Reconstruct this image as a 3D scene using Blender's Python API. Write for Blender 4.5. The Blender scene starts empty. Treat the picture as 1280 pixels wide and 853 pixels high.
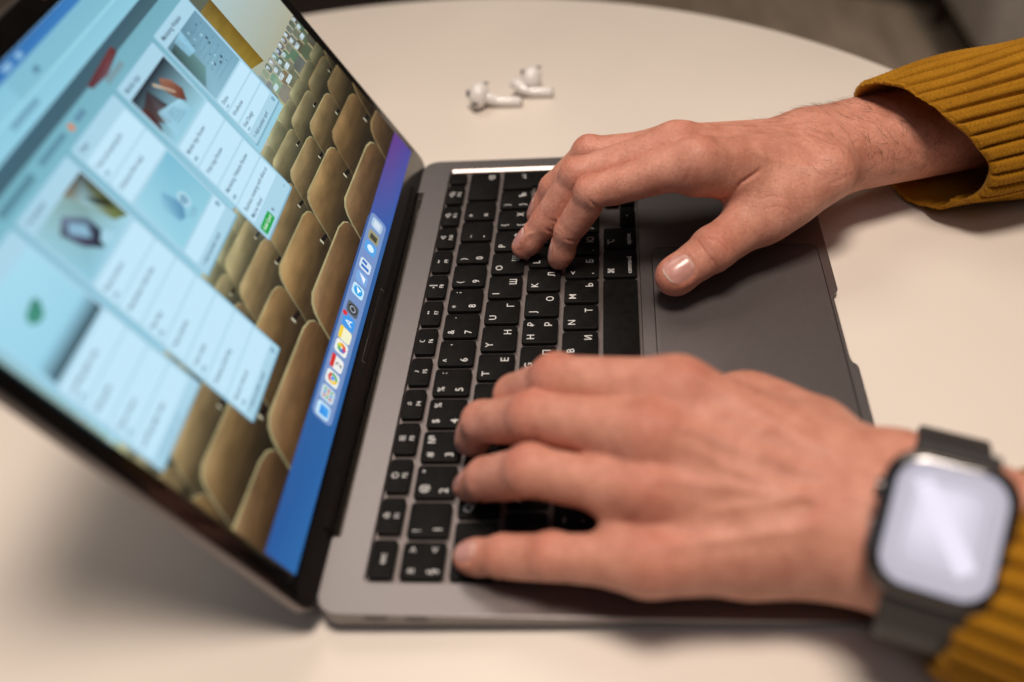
import bpy, bmesh, math, random
import numpy as np
from mathutils import Matrix, Vector, Euler
from mathutils.geometry import tessellate_polygon

scene = bpy.context.scene
COL = scene.collection
rng = np.random.default_rng(7)
random.seed(7)

# ------------------------------------------------------------------ coordinates
# everything is measured in millimetres in the plane of the keyboard deck:
# x along the keyboard (esc -> delete), y away from the typist, z up from the key tops.
# W() turns that into world metres: the table top is level at TABLE_Z.
TABLE_Z = 0.74
TILT = 0.04
_nl = math.hypot(1, TILT)
EX = np.array([1., 0, 0]); EZ = np.array([0, TILT, 1.]) / _nl; EY = np.array([0, 1., -TILT]) / _nl
_c = (-4.5 - TILT * 178) / _nl
def W(p):
    p = np.asarray(p, float)
    return np.stack([p @ EX, p @ EY, p @ EZ - _c], -1) * 0.001 + np.array([0, 0, TABLE_Z])
def WD(d):
    d = np.asarray(d, float)
    return np.stack([d @ EX, d @ EY, d @ EZ], -1)
def nz(v):
    v = np.asarray(v, float)
    return v / np.linalg.norm(v)
def table_z(y):
    return -4.5 - TILT * (y + 178)

# ------------------------------------------------------------------ camera
CAM = np.array([-199.3425, -75.8936, 304.6622])
VR = np.array([0.07068771, -0.99355961, -0.08855816])
VU = np.array([0.67907672, -0.01709775, 0.73386816])
VZ = np.array([0.7306559, 0.11201324, -0.6734946])
cam_data = bpy.data.cameras.new('camera')
cam = bpy.data.objects.new('camera', cam_data); COL.objects.link(cam)
r_, u_, b_ = WD(VR), WD(VU), -WD(VZ)
cam.matrix_world = Matrix(((r_[0], u_[0], b_[0], 0), (r_[1], u_[1], b_[1], 0), (r_[2], u_[2], b_[2], 0), (0, 0, 0, 1)))
cam.location = Vector(W(CAM))
cam_data.sensor_width = 36; cam_data.lens = 1210.58 / 1280 * 36
cam_data.clip_start = 0.01; cam_data.clip_end = 50
cam_data.dof.use_dof = True
cam_data.dof.focus_distance = 0.470
cam_data.dof.aperture_fstop = 3.3
cam_data.dof.aperture_blades = 0
scene.camera = cam

# ------------------------------------------------------------------ world, lamps, exposure
world = bpy.data.worlds.new('World'); scene.world = world; world.use_nodes = True
bg = world.node_tree.nodes['Background']
bg.inputs[0].default_value = (1.0, 0.84, 0.70, 1); bg.inputs[1].default_value = 0.022
def area(name, loc, target, size, power, color, sy=None):
    L = bpy.data.lights.new(name, 'AREA'); L.energy = power; L.color = color
    L.shape = 'RECTANGLE'; L.size = size; L.size_y = sy or size
    o = bpy.data.objects.new(name, L); COL.objects.link(o); o.location = loc
    o.rotation_euler = (Vector(target) - Vector(loc)).to_track_quat('-Z', 'Y').to_euler()
    return o
KEY_POS = (-0.04, -0.16, TABLE_Z + 1.45)
area('ceiling_lamp', KEY_POS, (0.12, -0.05, TABLE_Z), 0.38, 20.0, (1.0, 0.85, 0.725))
area('far_ceiling_lamp', (0.90, 0.30, TABLE_Z + 1.22), (0.05, 0.0, TABLE_Z), 0.60, 5.0, (1.0, 0.88, 0.78))
scene.view_settings.view_transform = 'Standard'
scene.view_settings.look = 'None'
scene.view_settings.exposure = 0
scene.view_settings.gamma = 1
scene.render.engine = 'CYCLES'
scene.cycles.use_denoising = True
scene.cycles.max_bounces = 8

# ------------------------------------------------------------------ helpers
def prop(o, label=None, cat=None, group=None, kind=None):
    if label: o['label'] = label
    if cat: o['category'] = cat
    if group: o['group'] = group
    if kind: o['kind'] = kind
    return o
def mesh_data(name, verts, faces, mat, smooth=True):
    me = bpy.data.meshes.new(name)
    me.from_pydata([tuple(map(float, v)) for v in verts], [], [tuple(f) for f in faces])
    me.update()
    if smooth: me.polygons.foreach_set('use_smooth', [True] * len(me.polygons))
    for m in (mat if isinstance(mat, (list, tuple)) else [mat]): me.materials.append(m)
    return me
def add(name, me, parent=None, loc=(0, 0, 0)):
    o = bpy.data.objects.new(name, me); COL.objects.link(o); o.location = loc
    if parent: o.parent = parent
    return o
def empty(name, loc, rx=0):
    o = bpy.data.objects.new(name, None); COL.objects.link(o); o.location = loc; o.rotation_euler = (rx, 0, 0)
    o.empty_display_size = 0.02
    return o
class MB:
    """collects simple solids in one mesh (millimetres)"""
    def __init__(s): s.v = []; s.f = []
    def add(s, v, f):
        o = len(s.v); s.v += [tuple(q) for q in v]; s.f += [tuple(i + o for i in g) for g in f]
    def rings(s, rings, cap0=True, cap1=True, closed=True):
        n = len(rings[0]); o = len(s.v)
        for r in rings: s.v += [tuple(q) for q in r]
        for i in range(len(rings) - 1):
            for j in range(n if closed else n - 1):
                a = o + i * n + j; b = o + i * n + (j + 1) % n
                s.f.append((a, b, b + n, a + n))
        if cap0: s.f.append(tuple(o + j for j in reversed(range(n))))
        if cap1: s.f.append(tuple(o + (len(rings) - 1) * n + j for j in range(n)))
    def box(s, x0, x1, y0, y1, z0, z1):
        s.add([(x0, y0, z0), (x1, y0, z0), (x1, y1, z0), (x0, y1, z0), (x0, y0, z1), (x1, y0, z1), (x1, y1, z1), (x0, y1, z1)],
              [(3, 2, 1, 0), (4, 5, 6, 7), (0, 1, 5, 4), (1, 2, 6, 5), (2, 3, 7, 6), (3, 0, 4, 7)])
    def tube(s, pts, rad, n=10, caps=True):
        pts = [np.asarray(p, float) for p in pts]; rings = []
        up = np.array([0.13, 0.21, 0.97])
        for i, p in enumerate(pts):
            d = nz(pts[min(i + 1, len(pts) - 1)] - pts[max(i - 1, 0)])
            a = nz(np.cross(d, up)); b = np.cross(a, d)
            r = rad[i] if hasattr(rad, '__len__') else rad
            rings.append([p + r * (math.cos(t) * a - math.sin(t) * b) for t in np.linspace(0, 2 * math.pi, n, endpoint=False)])
        s.rings(rings, caps, caps)
    def mesh(s, name, mat, origin=(0, 0, 0), smooth=True, world=False):
        V = np.array(s.v, float)
        V = (W(V) - np.asarray(origin)) if world else (V - np.asarray(origin)) * 0.001
        me = mesh_data(name, V, s.f, mat, smooth)
        return me
def auto_smooth(me, deg=35):
    bm = bmesh.new(); bm.from_mesh(me)
    bmesh.ops.recalc_face_normals(bm, faces=bm.faces)
    a = math.radians(deg)
    for e in bm.edges:
        if len(e.link_faces) == 2 and e.calc_face_angle(0) > a: e.smooth = False
    bm.to_mesh(me); bm.free()
    return me
def rrect(x0, x1, y0, y1, r, n=4):
    """counter-clockwise rounded rectangle outline; r may be 4 radii: bl, br, tr, tl"""
    if not hasattr(r, '__len__'): r = [r] * 4
    P = []
    for (cx, cy, a0), q in zip(((x0, y0, 180), (x1, y0, 270), (x1, y1, 0), (x0, y1, 90)), r):
        ox = cx + q * (1 if cx == x0 else -1); oy = cy + q * (1 if cy == y0 else -1)
        for i in range(n + 1):
            a = math.radians(a0 + 90 * i / n); P.append((ox + q * math.cos(a), oy + q * math.sin(a)))
    return P
def inset(P, d):
    """offset a closed ccw outline inwards by d"""
    P = np.asarray(P, float); n = len(P); out = []
    for i in range(n):
        a = P[i] - P[i - 1]; b = P[(i + 1) % n] - P[i]
        la, lb = np.linalg.norm(a), np.linalg.norm(b)
        a = a / la if la > 1e-9 else b / lb; b = b / lb if lb > 1e-9 else a
        na = np.array([-a[1], a[0]]); nb = np.array([-b[1], b[0]]); m = na + nb; m /= max(np.linalg.norm(m), 1e-6)
        out.append(P[i] + m * d / max(m @ na, 0.35))
    return np.array(out)
def z3(P, z): return [(x, y, z) for x, y in P]

# ------------------------------------------------------------------ materials
def new_mat(name):
    m = bpy.data.materials.new(name); m.use_nodes = True
    nt = m.node_tree; return m, nt, nt.nodes['Principled BSDF']
def N(nt, typ, **kw):
    n = nt.nodes.new(typ)
    for k, v in kw.items():
        if k in n.bl_rna.properties: setattr(n, k, v)
        else: n.inputs[k.replace('_', ' ')].default_value = v
    return n
def link(nt, a, b): nt.links.new(a, b)
def math_n(nt, op, a, b=None, c=None):
    n = nt.nodes.new('ShaderNodeMath'); n.operation = op
    for i, q in enumerate((a, b, c)):
        if q is None: continue
        if isinstance(q, (int, float)): n.inputs[i].default_value = q
        else: nt.links.new(q, n.inputs[i])
    return n.outputs[0]
def ramp(nt, fac, stops):
    r = nt.nodes.new('ShaderNodeValToRGB'); e = r.color_ramp.elements
    e[0].position, e[0].color = stops[0][0], (*stops[0][1], 1); e[1].position, e[1].color = stops[1][0], (*stops[1][1], 1)
    for p, c in stops[2:]:
        q = e.new(p); q.color = (*c, 1)
    nt.links.new(fac, r.inputs[0]); return r.outputs[0]
def noisy(name, col, rough, var=0.12, scale=60., bump=0., bscale=900., metal=0., rvar=0.08, coat=0., spec=0.5, stretch=(1, 1, 1)):
    m, nt, p = new_mat(name)
    tc = N(nt, 'ShaderNodeTexCoord'); mp = N(nt, 'ShaderNodeMapping'); mp.inputs['Scale'].default_value = stretch
    link(nt, tc.outputs['Object'], mp.inputs[0])
    n1 = N(nt, 'ShaderNodeTexNoise', Scale=scale, Detail=6.0); link(nt, mp.outputs[0], n1.inputs['Vector'])
    c0 = tuple(max(0, c * (1 - var)) for c in col); c1 = tuple(min(1, c * (1 + var)) for c in col)
    link(nt, ramp(nt, n1.outputs[0], [(0.3, c0), (0.7, c1)]), p.inputs['Base Color'])
    link(nt, math_n(nt, 'MULTIPLY_ADD', n1.outputs[0], rvar * 2, rough - rvar), p.inputs['Roughness'])
    p.inputs['Metallic'].default_value = metal; p.inputs['Coat Weight'].default_value = coat
    p.inputs['Specular IOR Level'].default_value = spec
    if bump:
        n2 = N(nt, 'ShaderNodeTexNoise', Scale=bscale, Detail=3.0); link(nt, mp.outputs[0], n2.inputs['Vector'])
        b = N(nt, 'ShaderNodeBump', Strength=bump, Distance=0.0004); link(nt, n2.outputs[0], b.inputs['Height']); link(nt, b.outputs[0], p.inputs['Normal'])
    return m
M = {}
M['table'] = noisy('warm_white_laminate', (0.77, 0.705, 0.635), 0.40, 0.02, 9, 0.05, 1500, spec=0.35)
M['table_edge'] = noisy('table_edge', (0.55, 0.49, 0.43), 0.5, 0.04, 30)
M['steel'] = noisy('table_steel', (0.35, 0.34, 0.33), 0.35, 0.05, 40, metal=1.0)
M['floor'] = noisy('brown_floor', (0.70, 0.57, 0.44), 0.6, 0.25, 5, stretch=(1, 6, 1))
M['rug'] = noisy('dark_rug', (0.10, 0.08, 0.05), 0.95, 0.3, 90)
M['dark_seat'] = noisy('dark_brown_upholstery', (0.022, 0.014, 0.010), 0.8, 0.3, 50)
M['grey_seat'] = noisy('grey_upholstery', (0.42, 0.39, 0.37), 0.9, 0.15, 70)
M['wood'] = noisy('dark_wood', (0.06, 0.035, 0.02), 0.5, 0.2, 30, stretch=(1, 1, 8))
M['alu'] = noisy('space_grey_aluminium', (0.215, 0.198, 0.198), 0.42, 0.03, 500, 0.03, 9000, metal=0.85, rvar=0.03)
M['alu_cut'] = noisy('bright_cut_aluminium', (0.40, 0.36, 0.35), 0.36, 0.03, 300, metal=1.0, rvar=0.03)
M['pad'] = noisy('trackpad_glass', (0.112, 0.098, 0.098), 0.42, 0.03, 300, metal=0.35, rvar=0.02)
M['key'] = noisy('black_keycap', (0.007, 0.0066, 0.0066), 0.5, 0.3, 220, 0.06, 4000, rvar=0.06, spec=0.07)
M['well'] = noisy('key_well', (0.19, 0.165, 0.16), 0.45, 0.04, 300, metal=0.8)
M['legend'] = noisy('legend_paint', (0.66, 0.66, 0.65), 0.6, 0.02, 300)
M['black'] = noisy('black_plastic', (0.006, 0.0055, 0.0055), 0.35, 0.2, 120)
M['bezel'] = noisy('black_bezel_glass', (0.004, 0.0035, 0.0035), 0.18, 0.2, 60, coat=0.3, rvar=0.03)
M['hinge_line'] = noisy('hinge_seam', (0.05, 0.045, 0.042), 0.4, 0.1, 90)
M['rubber'] = noisy('rubber_feet', (0.03, 0.03, 0.03), 0.8, 0.1, 200)
M['lens'] = noisy('webcam_lens', (0.12, 0.07, 0.04), 0.1, 0.1, 200)
M['bud'] = noisy('glossy_white_plastic', (0.82, 0.79, 0.77), 0.16, 0.02, 60, coat=0.3)
M['grille'] = noisy('dark_grille', (0.045, 0.05, 0.05), 0.5, 0.3, 1500)
M['bud_metal'] = noisy('bud_metal_ring', (0.35, 0.33, 0.31), 0.3, 0.05, 200, metal=1)
M['case'] = noisy('graphite_watch_case', (0.105, 0.095, 0.095), 0.33, 0.05, 300, metal=0.9, rvar=0.03)
M['band'] = noisy('black_sport_band', (0.026, 0.025, 0.026), 0.55, 0.15, 150, 0.05, 2500)

def skin_material():
    m, nt, p = new_mat('skin')
    tc = N(nt, 'ShaderNodeTexCoord')
    at = N(nt, 'ShaderNodeAttribute', attribute_name='red')
    mott = N(nt, 'ShaderNodeTexNoise', Scale=95.0, Detail=5.0, Roughness=0.6); link(nt, tc.outputs['Object'], mott.inputs['Vector'])
    fine = N(nt, 'ShaderNodeTexNoise', Scale=650.0, Detail=4.0, Roughness=0.65); link(nt, tc.outputs['Object'], fine.inputs['Vector'])
    base = ramp(nt, mott.outputs[0], [(0.30, (0.54, 0.222, 0.150)), (0.72, (0.73, 0.350, 0.255))])
    mix = N(nt, 'ShaderNodeMix', data_type='RGBA'); link(nt, at.outputs['Fac'], mix.inputs[0]); link(nt, base, mix.inputs[6]); mix.inputs[7].default_value = (0.52, 0.145, 0.095, 1)
    mul = N(nt, 'ShaderNodeMix', data_type='RGBA', blend_type='MULTIPLY'); mul.inputs[0].default_value = 0.35
    link(nt, mix.outputs[2], mul.inputs[6]); link(nt, ramp(nt, fine.outputs[0], [(0.32, (0.55, 0.45, 0.42)), (0.6, (1, 1, 1))]), mul.inputs[7])
    link(nt, mul.outputs[2], p.inputs['Base Color'])
    p.inputs['Subsurface Weight'].default_value = 0.18
    p.inputs['Subsurface Radius'].default_value = (1.0, 0.35, 0.2); p.inputs['Subsurface Scale'].default_value = 0.0035
    p.inputs['Specular IOR Level'].default_value = 0.42
    link(nt, math_n(nt, 'MULTIPLY_ADD', fine.outputs[0], 0.25, 0.31), p.inputs['Roughness'])
    vo = N(nt, 'ShaderNodeTexVoronoi', Scale=900.0, feature='DISTANCE_TO_EDGE'); 
    dn = N(nt, 'ShaderNodeMix', data_type='VECTOR'); dn.inputs[0].default_value = 0.0012
    link(nt, tc.outputs['Object'], dn.inputs[4]); link(nt, fine.outputs[1], dn.inputs[5]); link(nt, dn.outputs[1], vo.inputs['Vector'])
    cells = ramp(nt, vo.outputs[0], [(0.0, (0, 0, 0)), (0.12, (1, 1, 1))])
    hgt = math_n(nt, 'ADD', math_n(nt, 'MULTIPLY', cells, 0.35), math_n(nt, 'ADD', fine.outputs[0], math_n(nt, 'MULTIPLY', mott.outputs[0], 1.2)))
    b = N(nt, 'ShaderNodeBump', Strength=0.5, Distance=0.00045); link(nt, hgt, b.inputs['Height']); link(nt, b.outputs[0], p.inputs['Normal'])
    return m
M['skin'] = skin_material()
def nail_material():
    m, nt, p = new_mat('fingernail')
    at = N(nt, 'ShaderNodeAttribute', attribute_name='edge')
    tc = N(nt, 'ShaderNodeTexCoord'); n = N(nt, 'ShaderNodeTexNoise', Scale=300.0); link(nt, tc.outputs['Object'], n.inputs['Vector'])
    base = ramp(nt, n.outputs[0], [(0.3, (0.52, 0.255, 0.215)), (0.7, (0.60, 0.32, 0.28))])
    mix = N(nt, 'ShaderNodeMix', data_type='RGBA'); link(nt, at.outputs['Fac'], mix.inputs[0]); link(nt, base, mix.inputs[6]); mix.inputs[7].default_value = (0.74, 0.60, 0.52, 1)
    link(nt, mix.outputs[2], p.inputs['Base Color'])
    p.inputs['Roughness'].default_value = 0.24; p.inputs['Subsurface Weight'].default_value = 0.2; p.inputs['Subsurface Scale'].default_value = 0.002
    return m
M['nail'] = nail_material()
M['hair'] = noisy('dark_arm_hair', (0.045, 0.028, 0.018), 0.5, 0.2, 400)
def knit_material():
    m, nt, p = new_mat('mustard_knit')
    at = N(nt, 'ShaderNodeAttribute', attribute_name='groove'); tc = N(nt, 'ShaderNodeTexCoord')
    n = N(nt, 'ShaderNodeTexNoise', Scale=1100.0, Detail=4.0); link(nt, tc.outputs['Object'], n.inputs['Vector'])
    n2 = N(nt, 'ShaderNodeTexNoise', Scale=45.0, Detail=3.0); link(nt, tc.outputs['Object'], n2.inputs['Vector'])
    s = math_n(nt, 'MULTIPLY_ADD', n2.outputs[0], 0.5, math_n(nt, 'MULTIPLY', n.outputs[0], 0.5))
    base = ramp(nt, s, [(0.30, (0.235, 0.098, 0.0035)), (0.70, (0.40, 0.185, 0.010))])
    link(nt, base, p.inputs['Base Color'])
    p.inputs['Roughness'].default_value = 0.92; p.inputs['Specular IOR Level'].default_value = 0.15
    p.inputs['Sheen Weight'].default_value = 0.25; p.inputs['Sheen Tint'].default_value = (0.9, 0.6, 0.2, 1)
    b = N(nt, 'ShaderNodeBump', Strength=0.6, Distance=0.0004); link(nt, n.outputs[0], b.inputs['Height']); link(nt, b.outputs[0], p.inputs['Normal'])
    return m
M['knit'] = knit_material()
def display_material():
    m, nt, p = new_mat('lit_display')
    at = N(nt, 'ShaderNodeAttribute', attribute_name='Col')
    tc = N(nt, 'ShaderNodeTexCoord'); mp = N(nt, 'ShaderNodeMapping'); mp.inputs['Scale'].default_value = (60, 220, 220); link(nt, tc.outputs['Object'], mp.inputs[0])
    n = N(nt, 'ShaderNodeTexNoise', Scale=1.0, Detail=6.0); link(nt, mp.outputs[0], n.inputs['Vector'])
    f = math_n(nt, 'MULTIPLY_ADD', n.outputs[0], 1.5, 0.2)
    grain = N(nt, 'ShaderNodeMix', data_type='RGBA', blend_type='MULTIPLY'); link(nt, at.outputs['Alpha'], grain.inputs[0])
    link(nt, at.outputs['Color'], grain.inputs[6])
    cmb = N(nt, 'ShaderNodeCombineColor'); [link(nt, f, cmb.inputs[i]) for i in range(3)]; link(nt, cmb.outputs[0], grain.inputs[7])
    link(nt, grain.outputs[2], p.inputs['Emission Color']); p.inputs['Emission Strength'].default_value = 1.06
    p.inputs['Base Color'].default_value = (0.004, 0.004, 0.004, 1); p.inputs['Roughness'].default_value = 0.3; p.inputs['Specular IOR Level'].default_value = 0.2
    return m
M['display'] = display_material()
def watch_glass():
    m, nt, p = new_mat('watch_glass')
    tc = N(nt, 'ShaderNodeTexCoord'); n = N(nt, 'ShaderNodeTexNoise', Scale=120.0, Detail=2.0); link(nt, tc.outputs['Object'], n.inputs['Vector'])
    link(nt, ramp(nt, n.outputs[0], [(0.3, (0.004, 0.004, 0.005)), (0.7, (0.008, 0.008, 0.010))]), p.inputs['Base Color'])
    p.inputs['Roughness'].default_value = 0.022; p.inputs['IOR'].default_value = 2.0
    return m
M['watch_glass'] = watch_glass()
def face_glare_material():  # emission stands in for a lamp reflected on the watch glass
    m, nt, p = new_mat('painted_watch_glare'); at = N(nt, 'ShaderNodeAttribute', attribute_name='lum')
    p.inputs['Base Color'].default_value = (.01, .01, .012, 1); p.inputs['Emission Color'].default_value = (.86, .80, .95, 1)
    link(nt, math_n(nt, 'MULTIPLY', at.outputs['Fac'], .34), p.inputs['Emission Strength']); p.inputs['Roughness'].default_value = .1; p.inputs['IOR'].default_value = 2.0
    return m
M['watch_face_glare'] = face_glare_material()

# ------------------------------------------------------------------ setting: floor, rug
def plane_struct(name, x0, x1, y0, y1, z, mat):
    me = mesh_data(name, [(x0, y0, z), (x1, y0, z), (x1, y1, z), (x0, y1, z)], [(0, 1, 2, 3)], mat, False)
    return prop(add(name, me), kind='structure')
plane_struct('floor', -4, 6, -4, 5, 0, M['floor'])

# round table: top with a rounded rim, column and foot
TC = W([114.6, 105.0, table_z(105)]); TR_ = 444.0
def lathe(mb, prof, n=128, c=(0, 0)):
    mb.rings([[(c[0] + r * math.cos(t), c[1] + r * math.sin(t), z) for t in np.linspace(0, 2 * math.pi, n, endpoint=False)] for r, z in prof])
tab = empty('round_table', (TC[0], TC[1], 0))
prop(tab, 'round cream white table top carrying the open laptop', 'table')
mb = MB(); lathe(mb, [(TR_ - 12, 718), (TR_ - 3, 720), (TR_, 724), (TR_, 736), (TR_ - 0.8, 738.6), (TR_ - 3, 740)], 160)
add('table_top', auto_smooth(mb.mesh('table_top', M['table']), 50), tab)
mb = MB(); lathe(mb, [(38, 14), (34, 30), (34, 716)], 40); add('table_column', auto_smooth(mb.mesh('table_column', M['steel'])), tab)
mb = MB(); lathe(mb, [(262, 0), (262, 8), (255, 13), (40, 16)], 64); add('table_foot', auto_smooth(mb.mesh('table_foot', M['steel'])), tab)

# background furniture, far out of focus
me = mesh_data('rug', [(2.20, -.50, .006), (1.90, -.93, .006), (2.6, -2.6, .006), (4.8, -1.5, .006), (4.6, .8, .006)], [(0, 1, 2, 3, 4)], M['rug'], False)
prop(add('rug', me), 'dark brown flat rug on the floor beyond the table', 'rug')
def soft_block(mb, x0, x1, y0, y1, z0, z1, r):
    rings = []
    for i in range(5):
        a = math.pi / 2 * i / 4; rings.append(z3(rrect(x0 + r * (1 - math.sin(a)), x1 - r * (1 - math.sin(a)), y0 + r * (1 - math.sin(a)), y1 - r * (1 - math.sin(a)), r * 1.2, 5), z0 + r * (1 - math.cos(a))))
    for i in range(5):
        a = math.pi / 2 * i / 4; rings.append(z3(rrect(x0 + r * (1 - math.cos(a)), x1 - r * (1 - math.cos(a)), y0 + r * (1 - math.cos(a)), y1 - r * (1 - math.cos(a)), r * 1.2, 5), z1 - r + r * math.sin(a)))
    mb.rings(rings)
ot = empty('ottoman', (1.33, 0.62, 0)); prop(ot, 'dark brown ottoman on the floor behind the laptop lid', 'ottoman')
mb = MB(); soft_block(mb, -330, 330, -330, 330, 60, 400, 40); add('cushion', mb.mesh('cushion', M['dark_seat']), ot)
for sx in (-1, 1):
    for sy in (-1, 1):
        mb = MB(); mb.tube([(sx * 260, sy * 260, 0), (sx * 260, sy * 260, 80)], 18, 12); add('leg', mb.mesh('leg', M['wood']), ot)
ch = empty('armchair', (1.67, -1.06, 0)); prop(ch, 'blurred grey fabric armchair beyond the table edge', 'armchair')
mb = MB(); soft_block(mb, -330, 330, -300, 300, 180, 430, 60); add('seat', mb.mesh('seat', M['grey_seat']), ch)
mb = MB(); soft_block(mb, 250, 400, -330, 330, 180, 800, 60); add('backrest', mb.mesh('backrest', M['grey_seat']), ch)
for sy in (-1, 1):
    mb = MB(); y = sy * 340; soft_block(mb, -330, 300, y - 55, y + 55, 180, 560, 45); add('armrest', mb.mesh('armrest', M['grey_seat']), ch)
for sx in (-1, 1):
    for sy in (-1, 1):
        mb = MB(); mb.tube([(sx * 270, sy * 300, 0), (sx * 260, sy * 280, 200)], [12, 20], 12); add('leg', mb.mesh('leg', M['wood']), ch)

# ------------------------------------------------------------------ laptop
LO = np.array([137.2, -70.0, table_z(-70)])           # where it stands on the table
lap = empty('laptop', tuple(W(LO)), math.atan(TILT))
prop(lap, 'open space grey laptop with black Cyrillic keyboard and lit screen', 'laptop')
def L(mb, name, mat, parent=lap, sm=40, origin=LO, loc=(0, 0, 0)):
    me = mb.mesh(name, mat, origin)
    if sm: auto_smooth(me, sm)
    return add(name, me, parent, loc)
X0, X1, YF, YB = -14.0, 289.2, -178.4, 37.8
def outline():
    P = []
    def arc(cx, cy, r, a0, a1, n=8):
        for i in range(n + 1):
            a = math.radians(a0 + (a1 - a0) * i / n); P.append((cx + r * math.cos(a), cy + r * math.sin(a)))
    arc(X0 + 9, YF + 9, 9, 180, 270)
    # finger notch in the front edge
    P.extend([(109.5, YF), (111, YF), (113.0, YF + 0.8), (114, YF + 2.0), (116, YF + 2.6), (119, YF + 2.8), (156, YF + 2.8), (159, YF + 2.6), (161, YF + 2.0), (162, YF + 0.8), (164, YF), (165.5, YF)])
    arc(X1 - 9, YF + 9, 9, 270, 360)
    arc(X1 - 9, YB - 9, 9, 0, 90)
    P.extend([(258.2, YB), (257.6, YB - .4), (257.6, YB - 3.0), (257, YB - 3.4), (21, YB - 3.4), (20.4, YB - 3.0), (20.4, YB - .4), (19.8, YB)])
    arc(X0 + 9, YB - 9, 9, 90, 180)
    return P
OUT = outline()
WX0, WX1, WY0, WY1 = -0.6, 279.4, -86.0, 21.4
WELL = rrect(WX0, WX1, WY0, WY1, 2.6, 5)
base = MB()
O1 = inset(OUT, 0.5)
top = z3(O1, 0.0); hole = z3(WELL, 0.0)
tri = tessellate_polygon([[Vector(p) for p in top], [Vector(p) for p in hole]])
base.add(top + hole, tri)
def zb(y, k):           # depth of the side at this y (wedge: thin in front, thick behind)
    t = (y - YF) / (YB - YF); full = table_z(y) + 1.0
    return {1: -(1.2 + 2.6 * t), 2: full * .80, 3: full}[k]
rings = [top, z3(inset(OUT, 0.12), -0.14), z3(OUT, -0.5), [(x, y, zb(y, 1)) for x, y in OUT], [(x, y, zb(y, 2)) for x, y in inset(OUT, 1.3)], [(x, y, zb(y, 3)) for x, y in inset(OUT, 5)]]
base.rings([list(reversed(r)) for r in rings], False, True)
L(base, 'base', M['alu'], sm=28)
# key well: chamfered rim, wall and floor
w = MB()
wo = np.array(WELL)
def shrink(P, l, r, t, b):
    return [(x + (l if x < 130 else -r), y + (b if y < -30 else -t)) for x, y in P]
w.rings([z3(WELL, 0.0), z3(shrink(WELL, .3, 1.6, .3, .3), -1.0), z3(shrink(WELL, .35, 1.7, .35, .35), -2.0)], False, True)
me = w.mesh('key_well', [M['well'], M['alu_cut']], LO); auto_smooth(me, 30)
for f in me.polygons:
    c = f.center * 1000
    if c[0] + LO[0] > 276.0 and abs(f.normal.z) > 0.25 and abs(f.normal.x) > 0.2: f.material_index = 1
add('key_well', me, lap)

# trackpad: a glass plate in a narrow seam
pad = MB(); PX0, PX1, PY0, PY1 = 75.6, 199.6, -174.0, -91.8
sm_ = MB(); sm_.rings([z3(rrect(PX0, PX1, PY0, PY1, 5.5, 6), 0.03), z3(inset(rrect(PX0, PX1, PY0, PY1, 5.5, 6), .4), 0.031)], False, True)
L(sm_, 'trackpad_seam', M['black'], sm=0)
P_ = rrect(PX0 + .45, PX1 - .45, PY0 + .45, PY1 - .45, 5.1, 6)
pad.rings([z3(P_, 0.02), z3(P_, 0.06), z3(inset(P_, .15), 0.10)], False, True); L(pad, 'trackpad', M['pad'], sm=25)

# usb ports in the left side
for y in (14.6, -0.6):
    mb = MB(); st = rrect(-4.4, 4.4, -1.25, 1.25, 1.24, 6)
    zc = -2.2
    mb.rings([[(X0 + .3, y + a, zc + b) for a, b in st], [(X0 - .06, y + a, zc + b) for a, b in st], [(X0 - .09, y + a * .93, zc + b * .78) for a, b in st]], False, True)
    L(mb, 'port', M['black'], sm=30)
for (x, y) in ((8, -165), (266, -165), (8, 24), (266, 24)):
    mb = MB(); z0 = table_z(y)
    mb.rings([[(x + r * math.cos(t), y + r * math.sin(t), z) for t in np.linspace(0, 2 * math.pi, 16, endpoint=False)] for r, z in ((5, z0 - .02), (6, z0 + .3), (6, z0 + 2.2))])
    L(mb, 'rubber_foot', M['rubber'])

# --- keys
P = 19.0
text_cache = {}
def text_mesh(s, size, align='LEFT', valign='CENTER', bold=0.0, xs=1.0):
    k = (s, size, align, valign, bold, xs)
    if k not in text_cache:
        cu = bpy.data.curves.new('glyph', 'FONT'); cu.body = s; cu.size = size; cu.align_x = align; cu.align_y = valign
        cu.resolution_u = 3; cu.offset = bold; cu.fill_mode = 'FRONT'
        o = bpy.data.objects.new('glyph', cu); COL.objects.link(o)
        dg = bpy.context.evaluated_depsgraph_get()
        me = bpy.data.meshes.new_from_object(o.evaluated_get(dg))
        V = [(v.co.x * xs, v.co.y) for v in me.vertices]; F = [tuple(p.vertices) for p in me.polygons]
        bpy.data.objects.remove(o); bpy.data.curves.remove(cu); bpy.data.meshes.remove(me)
        text_cache[k] = (V, F)
    return text_cache[k]
key_meshes = {}
def key_mesh(w, h, outl=None):
    k = (round(w, 2), round(h, 2), outl is not None)
    if k not in key_meshes:
        mb = MB(); Pk = outl or rrect(-w / 2, w / 2, -h / 2, h / 2, 1.5, 3)
        mb.rings([z3(Pk, -1.5), z3(Pk, -0.32), z3(inset(Pk, .10), -0.10), z3(inset(Pk, .34), 0.0)], False, True)
        key_meshes[k] = auto_smooth(mb.mesh('key', M['key']), 40)
    return key_meshes[k]
KZ = 0.25
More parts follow.
